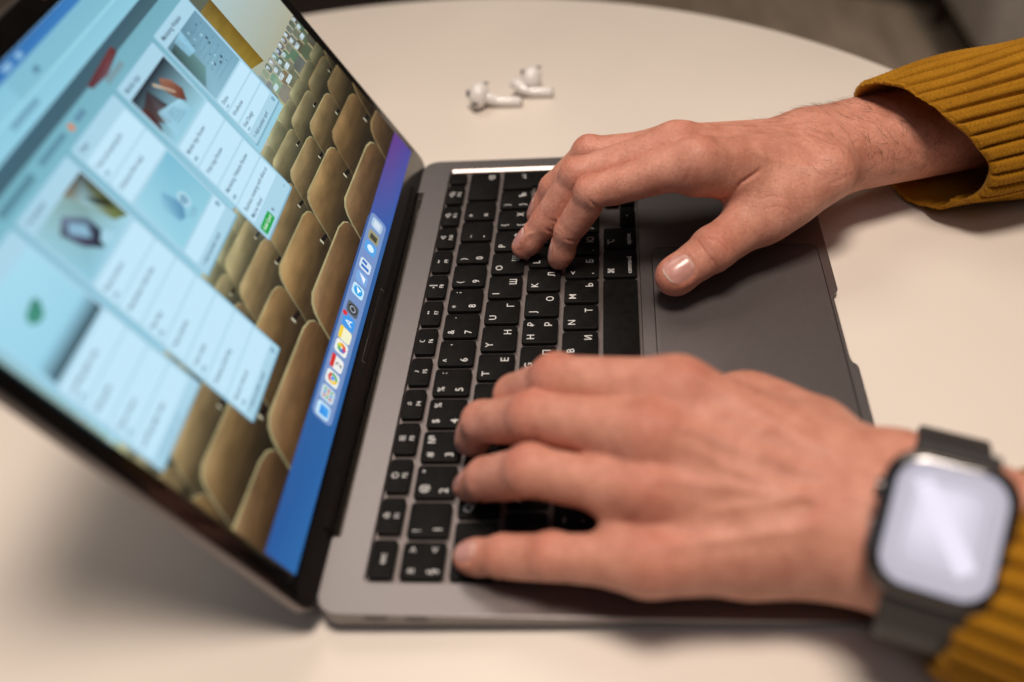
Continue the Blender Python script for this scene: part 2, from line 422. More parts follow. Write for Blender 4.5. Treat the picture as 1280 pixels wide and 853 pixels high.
def key(u0, u1, y, h=16.7, legs=(), outl=None, gap=2.3):
    wk = (u1 - u0) * P - gap; cx = (u0 + u1) / 2 * P
    k = add('key', key_mesh(wk, h, outl), lap, tuple((np.array([cx, y, KZ]) - LO) * .001))
    if legs:
        mb = MB()
        for (s, pos, size) in legs:
            mx, my = wk / 2 - 2.3, h / 2 - 2.5
            al = 'CENTER'
            if pos == 'TL': x, yy, al = -mx, my - size * .36, 'LEFT'
            elif pos == 'BL': x, yy, al = -mx, -my + size * .36, 'LEFT'
            elif pos == 'TR': x, yy, al = mx, my - size * .36, 'RIGHT'
            elif pos == 'BR': x, yy, al = mx, -my + size * .36, 'RIGHT'
            elif pos == 'T': x, yy = 0, h * .17
            elif pos == 'B': x, yy = 0, -h * .25
            else: x, yy = 0, 0
            V, F = text_mesh(s, size, al, 'CENTER', 0.02)
            if V: mb.add([(x + a, yy + b, 0.02) for a, b in V], F)
        if mb.v: add('legend', mb.mesh('legend', M['legend'], smooth=False), k)
    return k
S1 = 5.0; S2 = 4.4
num = [('§', '±', '>', '<'), ('1', '!', '', ''), ('2', '@', '"', ''), ('3', '#', '№', ''), ('4', '$', '%', ''), ('5', '%', ':', ''), ('6', '^', ',', ''), ('7', '&', '.', ''), ('8', '*', ';', ''), ('9', '(', '', ''), ('0', ')', '', ''), ('-', '_', '', ''), ('=', '+', '', '')]
for i, (d, s, r, br) in enumerate(num):
    lg = [(d, 'BL', S1), (s, 'TL', S2)]
    if r: lg.append((r, 'TR', S2))
    if br: lg.append((br, 'BR', S2))
    key(i, i + 1, 0, legs=lg)
key(13, 14.5, 0, legs=[('⌫', 'BR', S2)])
def letters(row, u, y):
    for lat, cyr in row:
        lg = []
        if len(lat) == 2: lg += [(lat[1], 'TL', S2), (lat[0], 'BL', S2)]
        else: lg.append((lat, 'TL', S1))
        if len(cyr) == 2: lg += [(cyr[1], 'TR', S2), (cyr[0], 'BR', S1)]
        elif cyr: lg.append((cyr, 'BR', S1))
        key(u, u + 1, y, legs=lg); u += 1
key(0, 1.5, -19, legs=[('tab', 'BL', 3.4)])
letters([('Q', 'Й'), ('W', 'Ц'), ('E', 'У'), ('R', 'К'), ('T', 'Е'), ('Y', 'Н'), ('U', 'Г'), ('I', 'Ш'), ('O', 'Щ'), ('P', 'З'), ('[{', 'Х'), (']}', 'Ъ')], 1.5, -19)
# return key: tall, narrower at its lower half
ret = [(-5.6, -27.2), (8.3, -27.2), (8.3, 8.3), (-8.3, 8.3), (-8.3, -8.3), (-5.6, -9.0)]
key(13.5, 14.5, -19, legs=[('↩', 'BR', S2)], outl=ret)
key(0, 1.75, -38, legs=[('caps lock', 'BL', 3.4)])
letters([('A', 'Ф'), ('S', 'Ы'), ('D', 'В'), ('F', 'А'), ('G', 'П'), ('H', 'Р₽'), ('J', 'О'), ('K', 'Л'), ('L', 'Д'), (';:', 'Ж'), ("'\"", 'Э'), ('\\|', 'Ё')], 1.75, -38)
key(0, 1.25, -57, legs=[('⇧', 'BL', S2)])
letters([('`~', ''), ('Z', 'Я'), ('X', 'Ч'), ('C', 'С'), ('V', 'М'), ('B', 'И'), ('N', 'Т'), ('M', 'Ь'), (',<', 'Б'), ('.>', 'Ю'), ('/?', '')], 1.25, -57)
key(12.25, 14.5, -57, legs=[('⇧', 'BR', S2)])
key(0, 1, -76, legs=[('fn', 'BL', 3.4)]); key(1, 2, -76, legs=[('control', 'BL', 3.2)]); key(2, 3, -76, legs=[('option', 'BL', 3.4)]); key(3, 4.25, -76, legs=[('⌘', 'TR', S2), ('command', 'BR', 3.4)])
key(4.25, 9.25, -76)
key(9.25, 10.5, -76, legs=[('⌘', 'TL', S2), ('command', 'BL', 3.4)]); key(10.5, 11.5, -76, legs=[('⌥', 'TL', S2), ('option', 'BL', 3.4)])
key(11.5, 12.5, -80.2, 7.9, [('◂', '', 4)]); key(12.5, 13.5, -80.3, 7.7, [('▾', '', 4)]); key(12.5, 13.5, -71.7, 7.9, [('▴', '', 4)]); key(13.5, 14.5, -80.2, 7.9, [('▸', '', 4)])
icons = ['esc', '☼', '☀', '▣', '⌕', '♪', '☾', '◂◂', '▸‖', '▸▸', '◁', '◁)', '◁))']
fp = 1.0678
for i in range(13):
    lg = [('esc', '', 3.6)] if i == 0 else [(icons[i], 'T', 3.4), ('F%d' % i, 'B', 2.8)]
    key(i * fp, (i + 1) * fp, 15.6, 9.6, lg, gap=2.3 + (fp - 1) * P * 0.4)
key(13 * fp, 14.5, 15.6, 9.6)

# --- lid
LA = math.radians(29.3); LY0 = 37.7
LD = np.array([0, math.sin(LA), math.cos(LA)]); LN = np.array([0, -math.cos(LA), math.sin(LA)])
lid_loc = (np.array([0, LY0, 0]) - LO) * .001
lid = empty('lid', tuple(lid_loc)); lid.parent = lap
lid.rotation_euler = Matrix(((1, 0, 0), (0, LD[1], LN[1]), (0, LD[2], LN[2]))).to_euler()
# in the lid: x as before, y up the screen, z out of the screen towards the typist
def LL(mb, name, mat, sm=30, parent=lid):
    me = mb.mesh(name, mat)
    if sm: auto_smooth(me, sm)
    return add(name, me, parent)
LID = rrect(-14.8, 289.2, -1.5, 203.0, [8, 8, 10, 10], 8)
mb = MB(); mb.rings([z3(inset(LID, 1.6), -5.2), z3(inset(LID, .5), -4.8), z3(LID, -3.9), z3(LID, -0.5), z3(inset(LID, .2), -0.2), z3(inset(LID, .7), -0.15)])
LL(mb, 'lid_shell', M['alu'], 40)
BZ = inset(LID, .75); mb = MB(); mb.rings([z3(BZ, -0.18), z3(BZ, 0.02), z3(inset(BZ, .2), 0.08)], False, True); LL(mb, 'bezel', M['bezel'], 25)
mb = MB(); mb.rings([[(137 + r * math.cos(t), 198.0 + r * math.sin(t), z) for t in np.linspace(0, 2 * math.pi, 20, endpoint=False)] for r, z in ((1.6, .05), (1.6, .11), (1.3, .12))], False, True); LL(mb, 'webcam', M['lens'])
# hinge barrel with its centre cover
mb = MB(); mb.tube([(21.5, 3.0, -4.6), (256.5, 3.0, -4.6)], 5.4, 24); L2 = LL(mb, 'hinge', M['black'], 40)
for x0, x1 in ((112.0, 112.5), (163.0, 163.5)):
    mb = MB(); mb.box(x0, x1, .5, 8.2, .07, .13); LL(mb, 'hinge_seam', M['hinge_line'], 0)
mb = MB(); mb.box(112.5, 163.0, 7.8, 8.2, .07, .13); LL(mb, 'hinge_seam', M['hinge_line'], 0)

# --- what the display shows: flat coloured shapes, stacked in hair-thin layers
class Disp:
    def __init__(s): s.v = []; s.f = []; s.c = []; s.z = 0.10
    def layer(s): s.z += 0.012
    def poly(s, pts, cols, grain=0.0):
        """pts (u, v) in mm, cols: one colour or one for each point (sRGB 0-255)"""
        n = len(pts); o = len(s.v)
        pts = [(min(max(u, -6.0), 280.5), min(max(v, 13.6), 192.6)) for u, v in pts]
        cols = [cols] * n if not hasattr(cols[0], '__len__') else cols
        s.v += [(u, v, s.z) for u, v in pts]
        s.f.append(tuple(range(o, o + n)))
        for c in cols: s.c.append(tuple((q / 255 / 12.92) if q < 10 else ((q / 255 + .055) / 1.055) ** 2.4 for q in c) + (grain,))
    def rect(s, u0, u1, v0, v1, c, grain=0.0):
        # c may be bl, br, tr, tl; clipped finely so gradients stay smooth
        s.poly([(u0, v0), (u1, v0), (u1, v1), (u0, v1)], c, grain)
    def rr(s, u0, u1, v0, v1, r, c, grain=0.):
        s.poly(rrect(u0, u1, v0, v1, r, 4), c, grain)
    def disc(s, u, v, r, c, n=14, ry=None):
        s.poly([(u + r * math.cos(t), v + (ry or r) * math.sin(t)) for t in np.linspace(0, 2 * math.pi, n, endpoint=False)], c)
    def text(s, t, u, v, size, c, align='LEFT'):
        V, F = text_mesh(t, size, align, 'CENTER', 0.03); o = len(s.v)
        s.v += [(u + a, v + b, s.z) for a, b in V]; s.f += [tuple(i + o for i in f) for f in F]
        q = tuple(((x / 255 + .055) / 1.055) ** 2.4 for x in c) + (0.,); s.c += [q] * len(V)
D = Disp()
# wallpaper: lecture hall, pale wall above, rows of wooden chair backs below
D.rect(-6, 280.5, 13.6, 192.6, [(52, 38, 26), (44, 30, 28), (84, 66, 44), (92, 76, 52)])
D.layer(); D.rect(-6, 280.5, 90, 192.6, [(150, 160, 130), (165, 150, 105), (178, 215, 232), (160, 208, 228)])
D.layer(); D.poly([(209, 118), (226, 114), (227, 152), (210, 152)], [(150, 128, 52), (120, 96, 30), (105, 82, 35), (140, 120, 60)], .4)
D.layer(); D.poly([(210, 150), (226, 150), (226, 156), (211, 157)], (92, 98, 84)); D.disc(210, 154.5, 1.8, (40, 200, 165))
rs = random.Random(3)
def chair_back(x0, x1, vt, vb, tone, rim):
    wd = x1 - x0; h = vt - vb; sl = wd * .22; k = .9 * wd / 55
    lv = [(0, -.25 * sl, .12 * wd), (.2, -.05 * sl, .09 * wd), (.4, .16 * sl, .06 * wd), (.6, .33 * sl, .045 * wd), (.75, .47 * sl, .035 * wd), (.87, .62 * sl, .04 * wd), (.95, .8 * sl, .075 * wd), (1.0, 1.1 * sl, .15 * wd)]
    def strip(dx, dv, colf):
        D.layer()
        for (a, la, ra), (b, lb, rb) in zip(lv, lv[1:]):
            xs = [0, .25, .6, 1]
            for s0, s1 in zip(xs, xs[1:]):
                q = []
                for (f_, l_, r_), s_ in (((a, la, ra), s0), ((a, la, ra), s1), ((b, lb, rb), s1), ((b, lb, rb), s0)):
                    xl, xr = x0 + l_ - dx, x1 - r_ + dx * .1; q.append((xl + (xr - xl) * s_, vb + h * f_ + dv * f_ * f_ - h * .06 * f_ * s_, f_, s_))
                D.poly([(c[0], c[1]) for c in q], [colf(c[2], c[3]) for c in q], .8)
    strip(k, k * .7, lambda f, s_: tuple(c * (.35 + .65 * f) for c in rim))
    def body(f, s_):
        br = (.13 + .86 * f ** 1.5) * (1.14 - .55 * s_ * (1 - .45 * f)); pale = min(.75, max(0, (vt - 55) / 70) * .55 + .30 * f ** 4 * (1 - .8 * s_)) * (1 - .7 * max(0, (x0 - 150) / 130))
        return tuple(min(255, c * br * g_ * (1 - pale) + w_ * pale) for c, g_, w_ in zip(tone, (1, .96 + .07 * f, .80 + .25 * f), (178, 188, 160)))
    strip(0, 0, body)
    if wd > 34:
        D.layer(); q0, q1 = x0 + wd * .80, vb + h * .40
        D.poly([(q0, q1), (q0 + wd * .2, q1 - h * .10), (q0 + wd * .2, q1 - h * .02), (q0, q1 + h * .07)], (14, 10, 14)); D.poly([(q0 - wd * .02, q1 - h * .02), (q0, q1), (q0, q1 + h * .09), (q0 - wd * .02, q1 + h * .08)], (190, 186, 160))
rows = [(112, 108, 6, .0, (196, 208, 196)), (108, 103, 8, 2, (188, 200, 180)), (104, 98, 11, 5, (180, 190, 160)), (100, 92, 15, 3, (180, 184, 150)), (95, 83, 21, 9, (180, 166, 118)),
        (88.5, 75, 37, 16, (170, 140, 90)), (78.5, 59, 42, 41, (164, 120, 70)), (65.5, 38, 55, 52, (156, 110, 62)), (45.5, 12, 73, 32, (134, 92, 56))]
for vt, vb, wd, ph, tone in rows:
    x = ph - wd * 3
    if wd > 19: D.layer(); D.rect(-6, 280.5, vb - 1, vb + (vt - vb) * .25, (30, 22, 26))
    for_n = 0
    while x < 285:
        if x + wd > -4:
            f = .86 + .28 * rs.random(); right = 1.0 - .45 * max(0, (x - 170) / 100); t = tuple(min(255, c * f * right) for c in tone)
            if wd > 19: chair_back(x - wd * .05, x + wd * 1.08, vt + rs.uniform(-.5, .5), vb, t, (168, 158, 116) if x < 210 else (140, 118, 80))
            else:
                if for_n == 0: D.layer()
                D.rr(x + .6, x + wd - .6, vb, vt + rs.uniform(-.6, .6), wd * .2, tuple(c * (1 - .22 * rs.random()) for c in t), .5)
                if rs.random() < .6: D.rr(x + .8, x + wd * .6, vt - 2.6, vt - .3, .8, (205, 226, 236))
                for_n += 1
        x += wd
D.layer(); D.poly([(196, 13.6), (280.5, 13.6), (280.5, 29), (199, 29)], [(38, 92, 165), (62, 62, 150), (96, 50, 130), (58, 84, 158)])
D.layer(); D.poly([(-6, 13.6), (60, 13.6), (199, 13.6), (199, 29.6), (60, 29.6), (-6, 29.6)], [(44, 102, 164), (42, 96, 158), (50, 96, 158), (60, 90, 150), (46, 92, 152), (38, 86, 150)])
# dock
D.layer(); D.rr(63.5, 204, 16.2, 28.2, 3, (116, 144, 194))
ic = [(68.6, (190, 222, 240)), (77.8, (196, 214, 226)), (87.2, (226, 232, 232)), (96.4, (232, 232, 230)), (106.3, (232, 234, 228)), (114.6, (238, 236, 200)), (123.0, (64, 150, 226)), (132.3, (88, 96, 104)), (145.6, (190, 226, 245)), (155.0, (120, 165, 220)), (164.6, (206, 222, 236)), (178.4, (80, 160, 226)), (187.6, (150, 150, 120)), (197.6, (170, 196, 220))]
for u, c in ic:
    D.layer(); D.rr(u - 3.9, u + 3.9, 18.6, 26.4, 1.7, c)
D.layer()
D.rect(66, 71, 19.5, 24.5, [(60, 150, 230), (90, 170, 236), (60, 150, 230), (40, 130, 220)])
for a in range(3):
    for b in range(3): D.rr(75.3 + a * 1.9, 76.6 + a * 1.9, 20 + b * 1.9, 21.3 + b * 1.9, .3, [(200, 70, 60), (70, 150, 210), (90, 170, 90), (220, 160, 60)][(a + b * 2) % 4])
for k, c in enumerate([(210, 60, 46), (240, 200, 60), (60, 165, 90)]):
    D.poly([(87.2, 22.4)] + [(87.2 + 2.9 * math.cos(t), 22.4 + 2.9 * math.sin(t)) for t in np.linspace(math.radians(30 + 120 * k), math.radians(150 + 120 * k), 7)], c)
D.layer(); D.disc(87.2, 22.4, 1.4, (235, 240, 245)); D.layer(); D.disc(87.2, 22.4, 1.05, (60, 130, 230))
D.rr(92.5, 100.3, 24.0, 26.4, .8, (205, 50, 46)); D.text('2', 96.4, 21.2, 5, (70, 70, 75), 'CENTER')
for k in range(8):
    a = math.tau * k / 8; D.disc(106.3 + 1.7 * math.cos(a), 22.5 + 1.7 * math.sin(a), 1.15, [(235, 150, 40), (240, 205, 60), (150, 195, 70), (70, 170, 120), (70, 140, 200), (120, 90, 180), (200, 70, 110), (230, 90, 60)][k])
D.rr(110.7, 118.5, 24.4, 26.4, .7, (238, 204, 60)); D.text('A', 123, 22.4, 6, (235, 242, 248), 'CENTER'); D.disc(126.6, 26.2, 1.5, (215, 45, 50))
D.disc(132.3, 22.5, 3.0, (40, 44, 48)); D.layer(); D.disc(132.3, 22.5, 2.1, (150, 158, 165)); D.layer(); D.disc(132.3, 22.5, 1.3, (50, 54, 60))
D.disc(145.6, 22.5, 3.0, (50, 160, 225)); D.layer(); D.poly([(143.6, 22.2), (147.6, 24.2), (146.6, 20.6), (145.4, 21.8)], (240, 246, 250))
D.poly([(152.6, 20.5), (157.5, 24.8), (156.5, 20.2)], (235, 240, 246)); D.rect(162, 164, 19.8, 25.2, (60, 110, 190)); D.rect(165.2, 167.2, 21.8, 25.2, (60, 110, 190)); D.disc(178.4, 22.5, 2.4, (215, 236, 250)); D.rect(185, 189, 20, 25, (70, 66, 52)); D.rr(195, 200, 20.2, 25, 1, (205, 218, 232))
# browser window: menu bar, tabs, board
D.layer(); D.rect(-6, 280.5, 188.2, 192.6, [(52, 110, 176), (60, 130, 190), (60, 126, 186), (44, 96, 162)])
D.layer(); D.rect(88, 94, 189.4, 191.2, (140, 186, 216)); D.rect(98, 102, 189.4, 191.2, (140, 186, 216))
D.layer(); D.rect(-6, 208, 172.8, 188.2, [(148, 205, 226), (140, 196, 216), (120, 180, 202), (140, 200, 222)])
D.layer(); D.rect(84, 208, 180, 188.2, [(130, 186, 206), (126, 184, 204), (118, 178, 200), (126, 184, 206)])
D.rect(-6, 208, 179.2, 180.2, (156, 210, 228)); D.layer(); D.rect(99, 103, 182.5, 184.5, (86, 130, 155)); D.rect(70, 90, 176, 178, (110, 158, 182))
D.layer(); D.rect(-6, 208, 167.0, 172.8, [(66, 100, 116), (70, 100, 110), (62, 90, 104), (66, 104, 122)])
D.layer(); D.rect(-6, 208, 96, 167.0, [(150, 205, 225), (150, 200, 218), (112, 166, 182), (120, 180, 196)])
D.layer(); D.poly([(114, 167.6), (142, 170.0), (143, 167.0), (128, 164.5), (115, 165.5)], [(96, 40, 40), (110, 44, 40), (80, 50, 60), (110, 80, 90), (90, 60, 70)]); D.rect(124, 140, 162.0, 164.4, (120, 150, 160)); D.disc(91, 163.3, 1.5, (214, 130, 70)); D.rect(95, 103, 162.3, 164.6, (96, 140, 165)); D.rect(66, 86, 162.6, 164.8, (92, 140, 158)); D.rect(36, 60, 162.0, 165.0, (88, 136, 152))
def column(u0, vt, vb, tone=(176, 218, 238)):
    D.layer(); D.rr(u0 - .4, u0 + 40.6, vb - .9, vt - .4, 1.0, (124, 170, 190))
    D.layer(); D.rr(u0, u0 + 40, vb, vt, 1.0, tuple(c * .95 for c in tone))
def card(u0, v0, v1, c=(190, 226, 243)):
    D.rr(u0 + 1.3, u0 + 38.7, v0, v1, .8, c)
ink = (70, 96, 118); grey = (128, 168, 190)
def rowcards(u0, vt, n, h, texts):
    D.layer()
    for i in range(n): card(u0, vt - (i + 1) * h + .8, vt - i * h)
    D.layer()
    for i in range(n):
        t = texts[i % len(texts)]; D.text(t, u0 + 3, vt - i * h - h * .38, 2.7, ink); 
        if i % 2 == 0: D.rect(u0 + 3, u0 + 6, vt - i * h - h * .80, vt - i * h - h * .68, grey)
HD = 'Marketing Website'
# column 1 (plant picture), 2 (sketchbook picture), 3 (notes), 4 (writing hand), 5 (drawings)
column(-4.3, 159, 79); D.layer(); D.rect(-3, 34.5, 122.5, 152, [(150, 205, 226), (150, 204, 225), (164, 214, 233), (160, 212, 232)])
D.layer(); D.poly([(-1.7, 122.5), (34.4, 122.5), (34.4, 130), (-1.4, 130)], [(10, 16, 24), (12, 20, 30), (150, 204, 226), (150, 204, 226)]); D.disc(14.5, 139, 4.2, (66, 140, 122), ry=2.6); D.disc(17.5, 140.5, 2.6, (60, 130, 110), ry=1.7)
rowcards(-4.3, 121, 4, 9.6, ['Landing page copy', 'Style guide', 'Photo shoot']); D.text('+ Add another card', -2, 81.5, 2.6, grey)
column(38.2, 159, 53); D.layer(); D.text('In progress', 41, 156, 2.8, ink); D.rect(39.5, 76.8, 129.5, 152.5, [(140, 196, 216), (160, 208, 226), (120, 140, 120), (150, 196, 210)])
D.layer(); D.poly([(62, 152.5), (76.8, 152.5), (76.8, 131), (70, 134), (66, 145)], [(120, 96, 52), (52, 44, 34), (86, 100, 50), (120, 132, 86), (150, 190, 200)]); D.poly([(68, 147), (76, 140), (75, 136), (70, 142)], (20, 18, 18))
D.poly([(47, 146), (54, 149), (62, 142), (62, 135), (56, 132), (50, 138)], [(60, 60, 78), (110, 126, 150), (96, 120, 140), (24, 28, 44), (30, 30, 44), (70, 70, 92)]); D.layer(); D.poly([(50, 144), (54, 146), (59, 141), (56, 137)], (134, 176, 200)); D.poly([(57, 134), (62, 136), (66, 131), (60, 130.5)], (160, 206, 224))
rowcards(38.2, 128, 7, 10.2, ['Brand colours', 'Newsletter draft idea', 'Site map', 'Team photos', 'User tests', 'Release planning']); D.text('+ Add another card', 41, 55.6, 2.6, ink); D.rr(73.4, 75.8, 54.2, 56.4, .4, grey)
column(81.2, 159, 94); D.layer(); D.text('Tasks', 84, 156, 2.8, ink)
rowcards(81.2, 152.6, 2, 10.6, ['Fonts and spacing list', 'Checkout flow copy']); D.layer(); D.rect(82.5, 119.8, 107, 131, [(150, 205, 224), (140, 196, 214), (120, 184, 208), (158, 208, 226)])
D.layer(); D.poly([(92, 122), (99, 125), (103, 116), (98, 112), (94, 113)], [(150, 200, 220), (120, 176, 202), (96, 150, 184), (86, 140, 176), (110, 164, 194)]); D.disc(105, 116, 3.4, (176, 214, 230)); D.layer(); D.disc(105, 116, 2.2, (120, 166, 190)); D.text('TOV', 103, 110.2, 3.6, (120, 164, 188), 'CENTER')
D.layer(); card(81.2, 99.5, 106); D.layer(); D.text('+ Add another card', 84, 97, 2.6, ink); D.rr(116.6, 119, 102, 104.4, .4, grey)
column(124.6, 159, 76); D.layer(); D.text('Mobile App', 127.5, 155.6, 2.9, ink); D.rect(125.9, 163.3, 129, 152.5, [(150, 204, 222), (150, 200, 216), (28, 26, 38), (24, 20, 30)])
D.layer(); D.poly([(127, 147), (138, 150), (142, 138), (134, 135), (128, 140)], [(70, 60, 62), (50, 44, 50), (60, 54, 62), (110, 104, 110), (80, 64, 62)]); D.poly([(125.9, 148), (129.5, 146), (128, 138), (125.9, 136)], [(90, 50, 46), (70, 34, 32), (56, 26, 26), (80, 40, 36)])
D.poly([(133, 142), (150, 138), (152, 130.5), (130, 131)], [(150, 198, 218), (160, 208, 226), (140, 192, 212), (150, 200, 220)])
D.layer(); D.poly([(146, 146), (150, 149), (155, 145), (157, 139), (153, 135), (149, 139)], [(120, 78, 62), (150, 104, 84), (160, 110, 88), (110, 66, 52), (90, 52, 42), (120, 72, 56)]); D.poly([(143, 149), (144, 150), (152, 141), (151, 140.4)], (196, 180, 160))
for k in range(4): D.rect(137, 147 - k, 133.2 + k * 1.5, 133.6 + k * 1.5, (110, 150, 172))
rowcards(124.6, 127.8, 4, 10.9, ['Mobile App Review', 'Web App Review', 'Marketing Website Review', 'Business meeting with Alice at']); D.text('Marina Hotel', 127.6, 86.8, 2.7, ink)
D.layer(); D.rr(126.2, 139.0, 77.2, 81.8, .7, (20, 160, 66)); D.layer(); D.text('Add Card', 132.6, 79.6, 2.6, (225, 245, 232), 'CENTER'); D.text('×', 141.0, 79.5, 4.2, ink); D.text('...', 160, 80.2, 3.4, ink)
column(167.8, 160, 99.6); D.layer(); D.text(HD, 171, 156.4, 2.9, (40, 58, 78)); D.rect(169.1, 206.5, 125.0, 153, [(138, 182, 200), (120, 166, 186), (108, 150, 172), (88, 120, 136)])
D.layer(); D.poly([(169.1, 151), (181, 152), (181, 136), (170, 131)], [(50, 66, 66), (90, 120, 130), (104, 146, 146), (92, 130, 136)]); D.poly([(176, 152), (186, 153), (184, 143), (177, 144)], (140, 192, 216))
rr_ = random.Random(5)
for k in range(26):
    a, b = 183 + rr_.random() * 20, 128 + rr_.random() * 22; s_ = rr_.uniform(.5, 1.7); D.rr(a, a + s_, b, b + s_ * .8, .15, rr_.choice([(60, 84, 100), (86, 120, 140), (160, 204, 220)]))
for k in range(9):
    b = 128.5 + k * 2.5; D.rect(182 + (k % 3), 203 - (k * 5 % 7), b, b + .22, (100, 142, 164))
rowcards(167.8, 124, 3, 6.6, ['Demo', 'Wireframes', 'Final Design']); D.layer(); D.text('+ Add another card', 171, 102.0, 2.7, ink); D.rr(203.6, 206, 101, 103.4, .4, grey)
V = np.array(D.v) * .001
me = mesh_data('display', V, D.f, M['display'], False)
ca = me.color_attributes.new('Col', 'FLOAT_COLOR', 'POINT')
ca.data.foreach_set('color', np.array(D.c, np.float32).ravel())
add('display', me, lid)

# ------------------------------------------------------------------ earbuds
def earbud(ox, oy, yaw, pitch, label, roll=0, sh=0):
    z0 = table_z(oy)
    root = empty('earbud', tuple(W([ox, oy, z0])))
    root.rotation_euler = (0, 0, yaw)
    prop(root, label, 'earbud', 'wireless earbuds on the table')
    # local mm: the stem lies along +x, the head at the origin
    def ellip(c, r, n=20, m=12, tilt=0):
        mb = MB(); rings = []
        for i in range(m + 1):
            t = math.pi * i / m; rr = max(math.sin(t), .02)
            rings.append([(c[0] + r[0] * rr * math.cos(a), c[1] + r[1] * rr * math.sin(a), c[2] - r[2] * math.cos(t)) for a in np.linspace(0, math.tau, n, endpoint=False)])
        mb.rings(rings)
        if tilt:
            R = Matrix.Rotation(tilt, 3, 'Y'); mb.v = [tuple(R @ (Vector(v) - Vector(c)) + Vector(c)) for v in mb.v]
        return mb
    hd = add('head', ellip((0, 0, 8.6), (6.8, 9.2, 8.6), tilt=.3).mesh('head', M['bud']), root)
    mb = MB(); mb.tube([(2 + sh, 1.2 * roll, 8.5), (8 + sh, 2.5 * roll, 5.6), (14 + sh, 2.6 * roll, 3.6), (27 + sh, 2.6 * roll, 3.2), (28 + sh, 2.6 * roll, 3.2)], [4.2, 3.6, 3.2, 3.1, 2.5], 16); stem = add('stem', mb.mesh('stem', M['bud']), root)
    mb = MB(); mb.tube([(27.9 + sh, 2.6 * roll, 3.2), (28.5 + sh, 2.6 * roll, 3.2)], [2.4, 1.8], 14); add('end_cap', mb.mesh('end_cap', M['bud_metal']), stem)
    mb = ellip((-6.3, -2.5 + pitch, 11.2), (1.2, 2.1, 2.8)); add('speaker_grille', mb.mesh('speaker_grille', M['grille']), hd)
    mb = ellip((-1.0, -8.6, 7.0), (2.4, .9, 1.5)); add('vent', mb.mesh('vent', M['grille']), hd)
    mb = ellip((4.0, 5.0, 14.4), (2.6, 1.2, .8)); add('sensor', mb.mesh('sensor', M['grille']), hd)
    return root
earbud(374, 14, math.radians(-96), 0, 'white wireless earbud with its stem pointing towards the other earbud')
earbud(390, -20, math.radians(-97), 6, 'white wireless earbud lying beyond the stem tip of its pair', -3, -13)
# ------------------------------------------------------------------ hands: one smooth distance field each, meshed by surface nets
def smin(a, b, k):
    h = np.clip(0.5 + 0.5 * (b - a) / k, 0, 1)
    return b + (a - b) * h - k * h * (1 - h)
def rcone(p, a, b, r1, r2):
    a = np.asarray(a, p.dtype); b = np.asarray(b, p.dtype)
    ba = b - a; l2 = float(ba @ ba); rr = r1 - r2; a2 = l2 - rr * rr; il2 = 1.0 / l2
    pa = p - a; y = pa @ ba; z = y - l2
    q = pa * p.dtype.type(l2) - y[:, None] * ba
    x2 = np.einsum('ij,ij->i', q, q); y2 = y * y * l2; z2 = z * z * l2
    k = np.sign(rr) * rr * rr * x2
    d = (np.sqrt(x2 * (a2 * il2)) + y * rr) * il2 - r1
    d = np.where(np.sign(y) * a2 * y2 < k, np.sqrt(x2 + y2) * il2 - r1, d)
    return np.where(np.sign(z) * a2 * z2 > k, np.sqrt(x2 + z2) * il2 - r2, d)
def sph(p, c, r):
    q = p - np.asarray(c, p.dtype); return np.sqrt(np.einsum('ij,ij->i', q, q)) - r
FN = ('index', 'middle', 'ring', 'pinky')
def orth(n, d):
    d = nz(d); return nz(np.asarray(n) - np.dot(n, d) * d)
